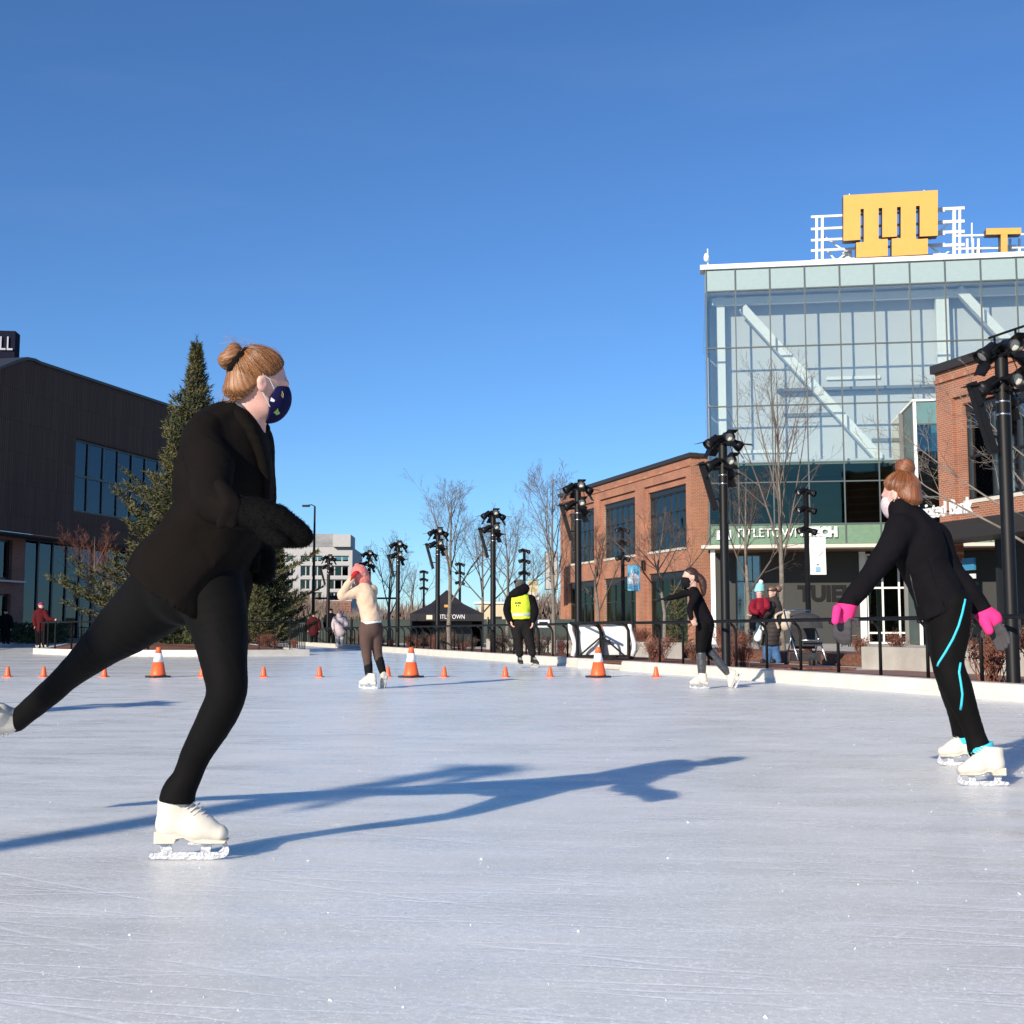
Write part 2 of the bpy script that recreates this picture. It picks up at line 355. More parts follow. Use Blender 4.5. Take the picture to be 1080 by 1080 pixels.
    st = N(nt, 'ShaderNodeMath', operation='MULTIPLY_ADD'); st.inputs[1].default_value = -0.12; st.inputs[2].default_value = 0.28
    nt.links.new(mr.outputs[0], st.inputs[0]); nt.links.new(st.outputs[0], bp.inputs['Strength']); nt.links.new(bp.outputs[0], b.inputs['Normal'])
    return m
def sheet(name, pts, z, mat, kind='structure', thick=0.0):
    mb = MB()
    if thick: mb.prism([(p[0], p[1]) for p in pts], z - thick, z, (0, 1, 2))
    else: mb.add([(p[0], p[1], z) for p in pts], [tuple(range(len(pts)))])
    return tag(mb.obj(name, mat), kind=kind)
m_kerb = M('cream_kerb_plastic', (0.66, 0.62, 0.54), 0.45, 0.10, 3.0, 0.15, 30)
m_mulch = M('red_bark_mulch', (0.16, 0.065, 0.04), 0.95, 0.6, 25, 1.0, 40)
m_conc = M('pale_concrete', (0.42, 0.39, 0.34), 0.85, 0.18, 2.0, 0.2, 30)
m_black = M('black_powder_coat', (0.007, 0.007, 0.0075), 0.5, 0.2, 9, spec=0.22)
m_white_metal = M('white_painted_steel', (0.78, 0.78, 0.76), 0.45, 0.05)
m_steel = M('brushed_steel', (0.6, 0.6, 0.62), 0.28, 0.1, 30, metal=1.0)
sheet('ground', [(-3000, -300), (3000, -300), (3000, 4000), (-3000, 4000)], -0.05, M('dormant_lawn', (0.12, 0.10, 0.06), 0.95, 0.35, 0.4))
LE = -15.3
ice_m = ice_material()
sheet('ice_rink', [(edge(-14), -14), (edge(76), 76), (edge(76, LE), 76), (edge(-14, LE), -14)], 0.0, ice_m)
pave_m = brick_mat('red_clay_pavers', (0.23, 0.10, 0.07), (0.30, 0.14, 0.10), (0.20, 0.15, 0.12), 0.22, 0.11, 0.012, True, 0.2)
sheet('plaza', [(edge(-14, .2), -14), (80, -14), (80, 200), (edge(200, .2), 200)], 0.09, m_conc, thick=0.12)
sheet('brick_paving', [(edge(-14, .24), -14), (edge(-14, 3.3), -14), (edge(19.6, 3.3), 19.6), (edge(19.6, .24), 19.6)], 0.095, pave_m)
sheet('mulch_bed', [(edge(19.7, .24), 19.7), (edge(19.7, 2.6), 19.7), (edge(62, 2.6), 62), (edge(62, .24), 62)], 0.13, m_mulch, thick=0.03)
sheet('mulch_bed', [(edge(10, 3.85), 10), (edge(10, 5.6), 10), (edge(40, 5.6), 40), (edge(40, 3.85), 40)], 0.30, m_mulch, thick=0.2)
sheet('terrace', [(edge(-14, LE - .2), -14), (edge(110, LE - .2), 110), (-90, 110), (-90, -14)], 0.16, M('grey_terrace_paving', (0.33, 0.33, 0.34), 0.8, 0.12, 1.5), thick=0.2)
sheet('far_plaza', [(edge(76.3, LE + .1), 76.3), (edge(76.3, .1), 76.3), (edge(200, .1), 200), (edge(200, LE + .1), 200)], 0.10, m_conc, thick=0.13)
def edgeY(px, off=0.0, y=700):
    d = ray(px, y); k = d.x / d.y; return (8.95 + off) / (k + 0.31)
def kerb_run(name, p0, p1, w=0.22, h=0.17, inner=1.0, label=None):
    a = Vector((*p0, 0)); b = Vector((*p1, 0)); d = (b - a).normalized(); nrm = Vector((d.y, -d.x, 0)) * inner
    prof = [(0.0, -0.02), (-0.035, -0.02), (-0.02, 0.035), (0.0, 0.05), (0.012, h - 0.02), (0.03, h), (w, h), (w, -0.02)]
    mb = MB(); n = len(prof); L = (b - a).length; seg = max(1, int(L / 2.4)); v = []
    for i in range(seg + 1):
        q = a + d * (L * i / seg)
        for (o, z) in prof: v.append(q + nrm * o + Vector((0, 0, z)))
    f = [(i * n + k, i * n + (k + 1) % n, (i + 1) * n + (k + 1) % n, (i + 1) * n + k) for i in range(seg) for k in range(n)] + [tuple(range(n)), tuple(range(seg * n, seg * n + n))]
    mb.add(v, f); return tag(mb.obj(name, m_kerb), kind='structure')
gy0, gy1 = edgeY(655), edgeY(621)
kerb_run('rink_kerb', (edge(-14), -14), (edge(gy0), gy0)); kerb_run('rink_kerb', (edge(gy1), gy1), (edge(76), 76))
kerb_run('rink_kerb', (edge(-14, LE), -14), (edge(76, LE), 76), inner=-1.0); kerb_run('rink_kerb', (edge(76, LE), 76), (edge(76), 76), inner=-1.0)
# the kerb panels' butt joints and the block beside the gate
tag(MB().box((edge(gy1) - 0.02, gy1 - 0.12, 0.075), (0.42, 0.30, 0.15)).obj('kerb_block', m_kerb), 'short cream kerb block on the ice beside the open gate', 'kerb block')
tag(MB().box((edge((gy0 + gy1) / 2, .22), (gy0 + gy1) / 2, 0.045), (0.22, 1.1, 0.09), Matrix.Rotation(0.30, 3, 'Z')).obj('gate_threshold', m_kerb), kind='structure')
# planted island
ISL = [(-15.9, 42.0), (-15.2, 39.5), (-13.2, 37.0), (-10.4, 35.6), (-7.6, 35.6), (-6.0, 36.9), (-6.0 - .31 * 20, 57), (-20.3, 57)]
isl_m = []
for i in range(len(ISL)):
    a = Vector((*ISL[i], 0)); b = Vector((*ISL[(i + 1) % len(ISL)], 0))
mbk = MB(); n_ = len(ISL); cen = Vector((sum(p[0] for p in ISL) / n_, sum(p[1] for p in ISL) / n_, 0))
ins = [Vector((*p, 0)) + (cen - Vector((*p, 0))).normalized() * 0.35 for p in ISL]
for i in range(n_):
    j = (i + 1) % n_; a, b = ISL[i], ISL[j]
    mbk.add([(a[0], a[1], -.02), (b[0], b[1], -.02), (b[0], b[1], .17), (a[0], a[1], .17), (ins[i].x, ins[i].y, .17), (ins[j].x, ins[j].y, .17), (ins[i].x, ins[i].y, -.02), (ins[j].x, ins[j].y, -.02)], [(0, 1, 2, 3), (3, 2, 5, 4), (4, 5, 7, 6)])
tag(mbk.obj('island_kerb', m_kerb), kind='structure')
mbm = MB(); rr = []
for i in range(n_):
    rr.append((ins[i].x, ins[i].y, 0.10))
mid = [Vector(p) * 0.62 + cen * 0.38 + Vector((0, 0, 0.30)) for p in rr]; mbm.add(rr + [tuple(p) for p in mid] + [(cen.x, cen.y, 0.62)], [(i, (i + 1) % n_, n_ + (i + 1) % n_, n_ + i) for i in range(n_)] + [(n_ + i, n_ + (i + 1) % n_, 2 * n_) for i in range(n_)])
tag(mbm.obj('island_mulch', m_mulch, smooth=True), kind='structure')
# seat wall behind the fence
for (ya, yb) in ((9, 20.6), (28.0, 42)):
    a = Vector((edge(ya, 3.4), ya, 0)); b = Vector((edge(yb, 3.4), yb, 0))
    o = MB().box(((a + b) / 2) + Vector((0, 0, .27)), (0.42, (b - a).length, 0.36), Matrix.Rotation(math.atan(.31), 3, 'Z')).obj('seat_wall', m_conc)
    tag(o, ('low concrete seat wall near the brown bare shrubs, nearer run' if ya < 20 else 'low concrete seat wall farther along, behind the open gate'), 'wall')

# ------------------------------------------------------------------ fences
def post_mesh(name, h, r=0.021, bend=0.12):
    pts = [(0, 0, 0), (0, 0, h - 0.20)] + [(-bend * (1 - math.cos(a)), 0, h - 0.20 + 0.17 * math.sin(a)) for a in (0.4, 0.8, 1.2, 1.57)]
    return MB().tube(pts, r, 8).mesh(name, m_black, True)
NX = Vector((1, 0.31, 0)).normalized()
rf = empty('rink_fence', (edge(20, .3), 20, .09), 0, 'black metal railing with curved posts along the rink\'s brick side', 'fence')
pm = post_mesh('fence_post', 0.77)
y = 9.0
while y < 74:
    if not (gy0 - 0.2 < y < gy1 + 0.3):
        o = bpy.data.objects.new('post', pm); C.objects.link(o); o.parent = rf; o.location = Vector((edge(y, .34), y, .08)) - WL[rf.name]; o.rotation_euler = (0, 0, math.atan(.31))
    y += 0.905
for ya, yb in ((6, gy0 - .1), (gy1 + .1, 75)):
    MB().tube([(edge(ya, .22), ya, .855), (edge(yb, .22), yb, .855)], 0.026, 10).obj('top_rail', m_black, rf)
# picket railing round the island
isf = empty('island_railing', (-6.3, 37.2, .1), 0, 'black picket railing around the planted spruce island', 'fence')
pk = MB().tube([(0, 0, 0), (0, 0, .80)], 0.016, 6).mesh('picket', m_black); pk2 = MB().tube([(0, 0, 0), (0, 0, .86)], 0.028, 8).mesh('post', m_black)
def rail_run(a, b, step, mesh, nm):
    a = Vector((*a, .13)); b = Vector((*b, .13)); L = (b - a).length; n = int(L / step)
    for i in range(n + 1):
        o = bpy.data.objects.new(nm, mesh); C.objects.link(o); o.parent = isf; o.location = a + (b - a) * (i / max(n, 1)) - WL[isf.name]
    MB().tube([a + Vector((0, 0, .86)), b + Vector((0, 0, .86))], 0.024, 8).obj('top_rail', m_black, isf)
iso = [Vector((*p, 0)) + (cen - Vector((*p, 0))).normalized() * 0.22 for p in ISL]
rail_run((iso[5].x, iso[5].y), (iso[6].x, iso[6].y), 0.42, pk, 'picket'); rail_run((iso[4].x, iso[4].y), (iso[5].x, iso[5].y), 0.42, pk, 'picket')
for i in range(0, 4): rail_run((iso[i].x, iso[i].y), (iso[i + 1].x, iso[i + 1].y), 1.1, pk2, 'post')
# far end railing and left railing
ff = empty('far_railing', (-22, 76.4, .1), 0, 'black railing with many uprights across the rink\'s far end', 'fence')
for i in range(70):
    o = bpy.data.objects.new('picket', pk); C.objects.link(o); o.parent = ff; o.location = Vector((edge(76, LE) + 15.1 * i / 69, 76.5, .12)) - WL[ff.name]
MB().tube([(edge(76, LE), 76.5, .95), (edge(76, 0), 76.5, .95)], .03, 6).obj('top_rail', m_black, ff)
lf = empty('terrace_railing', (edge(56, LE - .4), 56, .16), 0, 'black railing on the shaded terrace below the dark hall', 'fence')
for i in range(40):
    yy = 40 + 30 * i / 39; o = bpy.data.objects.new('picket', pk2); C.objects.link(o); o.parent = lf; o.location = Vector((edge(yy, LE - .4), yy, .16)) - WL[lf.name]
MB().tube([(edge(40, LE - .4), 40, 1.02), (edge(70, LE - .4), 70, 1.02)], .03, 6).obj('top_rail', m_black, lf)

# ------------------------------------------------------------------ building helpers
class Facade:
    def __init__(s, O, dx, name, label, cat, z=0.0):
        s.O = Vector((O[0], O[1], 0)); s.dx = Vector((dx[0], dx[1], 0)).normalized(); s.ny = Vector((-s.dx.y, s.dx.x, 0))
        s.root = empty(name, (O[0], O[1], z), math.atan2(s.dx.y, s.dx.x), label, cat); s.z = z
    def sz(s, x, y, off=0.0):            # pixel -> (along, height) on the facade plane moved off metres inward
        d = ray(x, y); o = Vector((0, 0, CAMZ)); pl = s.O + s.ny * off
        t = (pl - o).dot(s.ny) / d.dot(s.ny); p = o + d * t; return (p - s.O).dot(s.dx), p.z - s.z
def wall_mesh(s0, s1, z0, z1, ops, y0, rev, mb=None):
    mb = mb or MB(); ss = sorted({s0, s1, *[v for o in ops for v in (o[0], o[1])]}); zs = sorted({z0, z1, *[v for o in ops for v in (o[2], o[3])]})
    ss = [v for v in ss if s0 <= v <= s1]; zs = [v for v in zs if z0 <= v <= z1]
    for i in range(len(ss) - 1):
        for j in range(len(zs) - 1):
            cs, cz = (ss[i] + ss[i + 1]) / 2, (zs[j] + zs[j + 1]) / 2
            if any(o[0] < cs < o[1] and o[2] < cz < o[3] for o in ops): continue
            mb.add([(ss[i], y0, zs[j]), (ss[i + 1], y0, zs[j]), (ss[i + 1], y0, zs[j + 1]), (ss[i], y0, zs[j + 1])], [(0, 1, 2, 3)])
    for (a, b, c, d) in ops:
        d2 = min(d, z1); c2 = max(c, z0); y1 = y0 + rev
        mb.add([(a, y0, c2), (b, y0, c2), (b, y0, d2), (a, y0, d2), (a, y1, c2), (b, y1, c2), (b, y1, d2), (a, y1, d2)], [(0, 4, 7, 3), (1, 2, 6, 5), (3, 7, 6, 2), (0, 1, 5, 4)])
    return mb
def window(root, s0, s1, z0, z1, y, cols, rows, m_frame, m_glass, head=0.0, sill=None, fw=0.07, name='window', blinds=None, hlist=None):
    w = empty(name, (0, 0, 0)); w.parent = root; w.location = ((s0 + s1) / 2, y, z0)
    def cb(nm, mat, c, d): return cube(nm, mat, w, (c[0] - (s0 + s1) / 2, c[1], c[2] - z0), d)
    if head: cb('header', m_frame, ((s0 + s1) / 2, -.02, z1 - head / 2), (s1 - s0, .12, head))
    zt = z1 - head; H = zt - z0; hs = hlist or [i / rows for i in range(rows + 1)]; W = s1 - s0
    for i in range(cols):
        for j in range(rows):
            cb('pane', m_glass, (s0 + W * (i + .5) / cols, .03, z0 + H * (hs[j] + hs[j + 1]) / 2), (W / cols - fw * .6, .02, H * (hs[j + 1] - hs[j]) - fw * .6)).rotation_euler = (random.gauss(0, .006), 0, random.gauss(0, .006))
    for i in range(cols + 1):
        cb('mullion', m_frame, (min(max(s0 + W * i / cols, s0 + fw / 2), s1 - fw / 2), 0, z0 + H / 2), (fw, .10, H))
    for j in range(rows + 1):
        cb('transom', m_frame, ((s0 + s1) / 2, 0.004, min(max(z0 + H * hs[j], z0 + fw / 2), zt - fw / 2)), (W, .09, fw))
    if sill: cb('sill', sill, ((s0 + s1) / 2, -.10, z0 - .07), (W + .1, .32, .13))
    if blinds:
        for i in range(cols):
            for k in range(2):
                drop = random.choice((.30, .36, .40, .62)); cb('blind', blinds, (s0 + W * (i + .28 + .44 * k) / cols, .30, zt - H * drop / 2), (W / cols * .30, .02, H * drop))
    return w
m_brick = brick_mat('orange_red_brick', (0.43, 0.140, 0.062), (0.33, 0.098, 0.045), (0.42, 0.32, 0.24))
m_cop = M('dark_bronze_coping', (0.03, 0.026, 0.024), 0.5, 0.1)
m_frame = M('dark_bronze_frame', (0.016, 0.018, 0.020), 0.4, 0.1)
m_glass_b = glass_mat('blue_grey_window_glass', (0.84, 0.92, 0.93), 0.09, (0.75, 0.9, 1.0))
m_glass_c = glass_mat('pale_green_curtain_glass', (0.922, 0.955, 0.935), 0.12, (1.0, 0.97, 0.92), 0.01, 0.015)
m_glass_d = glass_mat('dark_shopfront_glass', (0.50, 0.60, 0.56), 0.05, (0.6, 0.72, 0.62))
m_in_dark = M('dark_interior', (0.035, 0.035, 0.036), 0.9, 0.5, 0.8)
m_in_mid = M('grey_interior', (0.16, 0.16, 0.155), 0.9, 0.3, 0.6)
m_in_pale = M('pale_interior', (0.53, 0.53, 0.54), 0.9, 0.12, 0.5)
m_blind = M('white_blind_fabric', (0.72, 0.74, 0.72), 0.8, 0.05)
m_sill = M('limestone_sill', (0.60, 0.56, 0.48), 0.8, 0.1)

# ------------------------------------------------------------------ brick building in the middle distance
DXB = (0.2972, -0.955)
c0 = P(730, 600, 65.0)
fb = Facade((c0.x, c0.y), DXB, 'brick_building', 'two-storey orange brick building with three tall windows beside the glass tower', 'building', 0.09)
R = fb.root; sx_ = lambda x, y=600: fb.sz(x, y)[0]; zz = lambda x, y: fb.sz(x, y)[1]
sL = sx_(591); zt = zz(730, 481)
bays = [(682, 723.5), (635, 669.5), (598, 626)]
zb0, zb1 = zz(724, 576), zz(723.5, 509); zg = zz(722, 601)
outer = []; inner = []
for (a, b) in bays: outer.append((sx_(a) - .35, sx_(b) + .12, 0.0, zz(723.5, 502)))
wb = wall_mesh(sL, 0, 0, zt, outer, 0.0, 0.14)
for (a, b) in bays: inner += [(sx_(a), sx_(b), zb0, zb1), (sx_(a), sx_(b), 0.0, zg)]
wall_mesh(sL, 0, 0, zt - .05, inner, 0.14, 0.3, wb)
wb.obj('wall', m_brick, R, local=True)
sw = wall_mesh(0, 12, 0, zt, [], 0, .1).obj('side_wall', m_brick, R, local=True); sw.rotation_euler = (0, 0, math.pi / 2)
wall_mesh(0, 12, 0, zt, [], 0, .1).obj('end_wall', m_brick, R, local=True).matrix_local = Matrix.Translation((sL, 12, 0)) @ Matrix.Rotation(-math.pi / 2, 4, 'Z')
cube('coping', m_cop, R, (sL / 2, .12, zt + .09), (-sL + .3, .5, .22)); cube('coping', m_cop, R, (-.1, 6.3, zt + .085), (.45, 11.8, .2))
cube('roof', m_cop, R, (sL / 2, 6.2, zt - .5), (-sL - .3, 11.5, .1)); cube('floor', m_in_mid, R, (sL / 2, 6.2, zg + .75), (-sL - .3, 11.3, .3)); cube('back_wall', m_in_mid, R, (sL / 2, 5.2, zt / 2 - .3), (-sL - .4, .1, zt - .8))
cube('cornice_line', m_brick, R, (sL / 2, -.03, zt - .42), (-sL, .06, .12))
for (a, b) in bays:
    window(R, sx_(a), sx_(b), zb0, zb1, .34, 6, 3, m_frame, m_glass_b, head=.30, sill=m_sill, fw=.065, blinds=m_blind)
    window(R, sx_(a), sx_(b), 0.0, zg, .34, 4, 2, m_frame, m_glass_d, head=.35, fw=.08, name='shopfront', hlist=[0, .68, 1])
for a in (679, 630): # wall lamps
    w = empty('wall_lamp'); w.parent = R; w.location = (sx_(a) + .1, -.10, zz(727, 590)); cube('lamp_body', m_black, w, (0, 0, 0), (.14, .16, .55))
m_letter = M('white_letter_face', (0.85, 0.85, 0.85), 0.5, 0.03)
# hanging sign with stacked letters at its far corner
vs = empty('vertical_sign', P(581.5, 622, 82), 0, 'tall grey blade sign with stacked dark letters at the brick corner', 'sign')
k = S(581, 600, 82)
cube('frame', m_frame, vs, (0, 0, 20 * k), (13.5 * k, .22, 40 * k)); cube('panel', M('grey_sign_panel', (0.42, 0.41, 0.39), 0.6, 0.15), vs, (0, -.02, 20 * k), (12 * k, .24, 38.4 * k))
for i, ch in enumerate('YLAS'):
    text_obj(ch, 8.5 * k, .01, m_frame, vs, (-2.2 * k, -.145, (30.5 - 8.0 * i) * k), (math.pi / 2, 0, 0), bold=.02)

# ------------------------------------------------------------------ glass building
DXG = (1.0, -0.1475)
g0 = P(746, 430, 60.0)
fg = Facade((g0.x, g0.y), DXG, 'glass_building', 'glass-walled office tower with white diagonal braces and a rooftop letter sign', 'building', 0.09)
R = fg.root; GX = [fg.sz(x, 400)[0] for x in (746, 777, 813.6, 850.6, 887.8, 924.4, 962.4, 1000, 1037.9, 1076)]
st_ = (GX[-1] - GX[1]) / 8; GX += [GX[-1] + st_, GX[-1] + 2 * st_]
GZ = [fg.sz(746.5, y)[1] for y in (575, 554, 510, 489.5, 429.5, 368, 308, 285)]
z_soff, z_band, z_tr, z_f, z_r1, z_r2, z_top, z_cop = GZ
Lg = GX[-1]; DG = 14.0
m_mull = M('slim_grey_mullion', (0.09, 0.11, 0.115), 0.4, 0.1); m_spand = M('pale_green_spandrel_glass', (0.34, 0.43, 0.42), 0.15, 0.04, spec=0.5)
m_band = M('sage_green_fascia', (0.16, 0.26, 0.17), 0.35, 0.12)
rows_ = [(z_f, z_r1), (z_r1, z_r2), (z_r2, z_top)]
for i in range(len(GX) - 1):
    xm = (GX[i] + GX[i + 1]) / 2; w_ = GX[i + 1] - GX[i] - .05
    for (a, b) in rows_ + [(z_band, z_tr), (z_tr, z_f)]:
        cube('pane', m_glass_c if a >= z_f - .01 else m_glass_d, R, (xm, 0, (a + b) / 2), (w_, .03, b - a - .05), (random.gauss(0, .005), 0, random.gauss(0, .006)))
    cube('spandrel_pane', m_spand, R, (xm, 0, (z_top + z_cop) / 2), (w_, .04, z_cop - z_top - .05)); cube('fascia_panel', m_band, R, (xm, 0, (z_soff + z_band) / 2), (w_, .06, z_band - z_soff - .04))
for x in GX: cube('mullion', m_mull, R, (x, -.03, (z_soff + z_cop) / 2), (.06, .12, z_cop - z_soff))
for z in (z_band, z_tr, z_f, z_r1, z_r2, z_top): cube('transom', m_mull, R, (Lg / 2, -.026, z), (Lg, .11, .06))
cube('coping', m_white_metal, R, (Lg / 2 - .1, .3, z_cop + .12), (Lg + .3, .9, .24)); cube('soffit_edge', m_sill, R, (Lg / 2 - .15, .4, z_soff - .09), (Lg + .5, 1.1, .17))
# left return wall, glazed
for (a, b) in rows_ + [(z_band, z_f)]:
    for j in range(4): cube('side_pane', m_glass_c, R, (0, .9 + 3.3 * j + .8, (a + b) / 2), (.03, 3.2, b - a - .06))
cube('side_spandrel', m_spand, R, (0, 7, (z_top + z_cop) / 2), (.04, 13.8, z_cop - z_top)); cube('side_fascia', m_band, R, (0, 7, (z_soff + z_band) / 2), (.05, 13.8, z_band - z_soff))
cube('partition', m_in_pale, R, (Lg / 2, 1.75, (z_f + z_cop) / 2), (Lg - .4, .1, z_cop - z_f - .2)); cube('back_wall', m_in_pale, R, (Lg / 2, 13.9, (z_soff + z_cop) / 2), (Lg, .2, z_cop - z_soff)); cube('roof', m_in_pale, R, (Lg / 2, 7, z_top + .12), (Lg - .1, 13.8, .2))
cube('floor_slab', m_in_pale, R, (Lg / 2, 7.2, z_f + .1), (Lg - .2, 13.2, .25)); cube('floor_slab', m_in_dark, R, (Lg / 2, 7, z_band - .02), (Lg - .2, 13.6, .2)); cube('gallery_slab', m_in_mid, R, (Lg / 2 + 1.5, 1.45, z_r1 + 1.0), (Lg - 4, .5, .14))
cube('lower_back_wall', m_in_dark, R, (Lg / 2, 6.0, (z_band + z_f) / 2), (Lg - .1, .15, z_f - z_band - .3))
for (xa, xb, c) in ((2.6, 4.1, (0.10, 0.24, 0.17)), (9.0, 12.0, (0.40, 0.44, 0.20)), (5.6, 7.2, (0.06, 0.08, 0.09))):
    cube('interior_panel', M('panel_%d' % int(xa * 10), c, 0.7, 0.2), R, ((xa + xb) / 2, 5.4, (z_tr + z_f) / 2 - .2), (xb - xa, .06, 1.6))
for i in range(7): # desks, blinds and pale shelving seen through the upper glass
    cube('interior_rail', m_in_mid if i % 2 else m_white_metal, R, (3 + i * 2.1, 1.6, z_f + .8 + (i * 37 % 11) * .45), (2.6, .05, .16))
# white structural braces just behind the glass
for (xa, ya, xb, yb) in ((783, 325, 931, 487), (1010, 305, 1100, 400)):
    (s1, z1), (s2, z2) = fg.sz(xa, ya, .9), fg.sz(xb, yb, .9)
    MB().bar((s1, .9, z1), (s2, .9, z2), .42, .42).obj('brace', m_white_metal, R, local=True)
for (xa, w_) in ((761, 9), (997, 13)):
    s1, _ = fg.sz(xa, 400, .9); ww = w_ * S(xa, 400, 60)
    cube('column', m_white_metal, R, (s1, 1.2, (z_f + z_cop) / 2 - .3), (ww, .4, z_cop - z_f - .6))
cube('beam', m_white_metal, R, (Lg / 2, 1.0, z_top - .28), (Lg - .6, .3, .36))
# recessed ground floor
ent = 3.2
cube('soffit', M('brown_timber_soffit', (0.16, 0.085, 0.045), 0.6, 0.25, 3, stretch=(1, 8, 1)), R, (Lg / 2, 2.4, z_soff - .14), (Lg - .4, 4.6, .06))
for x in (752.5, 910.5, 969): # white posts
    s1, _ = fg.sz(x, 640, .3 if x < 800 else ent - .1); cube('post', m_white_metal, R, (s1, .35 if x < 800 else ent - .1, z_soff / 2 - .1), (.22 if x < 800 else .30, .22, z_soff - .2))
s_a, s_b = fg.sz(777, 640, ent)[0], fg.sz(803, 640, ent)[0]; s_c, s_d = fg.sz(914, 640, ent)[0], fg.sz(966, 640, ent)[0]
window(R, s_a, s_b, 0, z_soff - .3, ent, 3, 2, m_mull, m_glass_b, fw=.06, name='entrance_window', hlist=[0, .7, 1]); window(R, s_c, s_d, 0, z_soff - .3, ent, 3, 3, m_white_metal, m_glass_d, fw=.09, name='entrance_door', hlist=[0, .12, .62, 1])
m_wallg = M('shade_darkened_entrance_wall', (0.034, 0.035, 0.032), 0.7, 0.15, 1.0)  # dark grey wall, colour taken darker to stand in for the recess shade
cube('entrance_wall', m_wallg, R, ((s_b + s_c) / 2, ent + .05, z_soff / 2 - .1), (s_c - s_b, .12, z_soff - .2)); cube('entrance_wall', m_wallg, R, ((GX[0] + s_a) / 2 + .1, ent + .05, z_soff / 2 - .1), (s_a - GX[0] - .2, .12, z_soff - .2))
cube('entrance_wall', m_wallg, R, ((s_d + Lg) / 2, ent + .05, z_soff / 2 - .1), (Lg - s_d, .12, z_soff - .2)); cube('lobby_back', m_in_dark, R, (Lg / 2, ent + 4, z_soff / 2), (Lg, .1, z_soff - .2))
(t0, tz), (t1, tz1) = fg.sz(842, 638, ent), fg.sz(893, 622, ent)
text_obj('TUIEI', (tz1 - tz) * 1.42, .03, m_black, R, (t0, ent - .03, tz), (math.pi / 2, 0, 0), width=t1 - t0, bold=.05)
(t0, tz), (t1, tz1) = fg.sz(775.5, 569.5), fg.sz(846, 559.5); (t2, _), (t3, tz3) = fg.sz(850, 569), fg.sz(883.5, 559)
text_obj('TITLETOWN', (tz1 - tz) * 1.42, .05, m_letter, R, (t0, -.09, tz), (math.pi / 2, 0, 0), width=t1 - t0)
text_obj('TECH', (tz1 - tz) * 1.46, .06, m_letter, R, (t2, -.10, tz), (math.pi / 2, 0, 0), width=t3 - t2, bold=.045)
lg, lz = fg.sz(756, 569.5); kx = S(760, 560, 60); emb = MB() # small emblem like the one on the roof
for (a, b, c, d) in ((0, 5, 0, 10), (6.2, 9.2, 2, 10), (10.4, 15, 0, 10)): emb.box((lg + (a + b) / 2 * kx, -.09, lz + (c + d) / 2 * kx), ((b - a) * kx, .06, (d - c) * kx))
emb.obj('emblem', m_letter, R, local=True)
# glazed link beside the right-hand brick wing
lk = Facade(P(967, 560, 55.6)[:2], DXG, 'link_building', 'narrow teal glass stair link between tower and right brick wing', 'building', 0.09)
l1, lt = lk.sz(990.5, 423); l2 = lk.sz(989, 447)[1]
m_teal = glass_mat('teal_glass', (0.38, 0.55, 0.55), 0.10, (0.8, 0.95, 0.9))
cube('spandrel', M('teal_spandrel', (0.13, 0.24, 0.23), 0.2, 0.06), lk.root, (l1 / 2, .02, (lt + l2) / 2), (l1, .06, lt - l2))
for i in range(3):
    z0_, z1_ = l2 * (i / 3), l2 * ((i + 1) / 3); cube('pane', m_teal, lk.root, (l1 / 2, .02, (z0_ + z1_) / 2), (l1 - .1, .03, z1_ - z0_ - .06)); cube('transom', m_mull, lk.root, (l1 / 2, 0, z1_), (l1, .1, .06))
cube('post', m_white_metal, lk.root, (.06, 0, lt / 2), (.13, .16, lt)); cube('post', m_white_metal, lk.root, (l1 - .05, 0, lt / 2), (.13, .16, lt)); cube('back_wall', m_in_mid, lk.root, (l1 / 2, 3, lt / 2), (l1 + .3, .1, lt - .05)); cube('side_wall', M('dark_teal_panel', (0.05, 0.09, 0.09), 0.4, 0.1), lk.root, (.05, 1.6, lt / 2), (.06, 3, lt - .1)); cube('roof', m_white_metal, lk.root, (l1 / 2, 1.5, lt + .05), (l1 + .1, 3.2, .1))
# rooftop letter sign
m_gold = M('gold_sign_face', (0.74, 0.37, 0.075), 0.55, 0.04, 2); m_bronze = M('bronze_sign_return', (0.10, 0.07, 0.045), 0.5, 0.1)
sg = Facade(P(890, 270, 62)[:2], DXG, 'rooftop_sign', 'gold block emblem on white rooftop scaffolding above the glass tower', 'sign', fg.sz(890, 281)[1] + .3)
def sgp(x, y): return sg.sz(x, y)
def gold(parent, polys, nm='emblem'):
    b = MB(); f = MB()
    for poly in polys:
        q = [sgp(*p) for p in poly]; b.prism(q, 0.0, 0.55); cx = sum(p[0] for p in q) / len(q); cz = sum(p[1] for p in q) / len(q)
        f.prism(q, -.02, -.002)
    e = b.obj(nm, m_bronze, parent, local=True); fo = f.obj('gold_face', m_gold, e, local=True); return e
def r4(x0, y0, x1, y1, sl=-.055): # rectangles sheared like the perspective of the roof line
    s = lambda x, y: (x, y + sl * (x - 890)); return [s(x0, y0), s(x1, y0), s(x1, y1), s(x0, y1)]
EMB = [(889.5, 206), (989, 206), (989, 254), (970, 254), (970, 221.5), (966, 221.5), (966, 256.5), (978.5, 256.5), (978.5, 273), (940.5, 273), (940.5, 254.5), (950, 254.5), (950, 221.5), (946, 221.5), (946, 252.6), (930.5, 252.6), (930.5, 221.5), (926.6, 221.5), (926.6, 254.5), (936.2, 254.5), (936.2, 272.6), (903, 272.6), (903, 256.5), (911, 256.5), (911, 221.5), (907.5, 221.5), (907.5, 254), (889.5, 254)]
gold(sg.root, [[(x, y - .055 * (x - 890)) for x, y in EMB]])
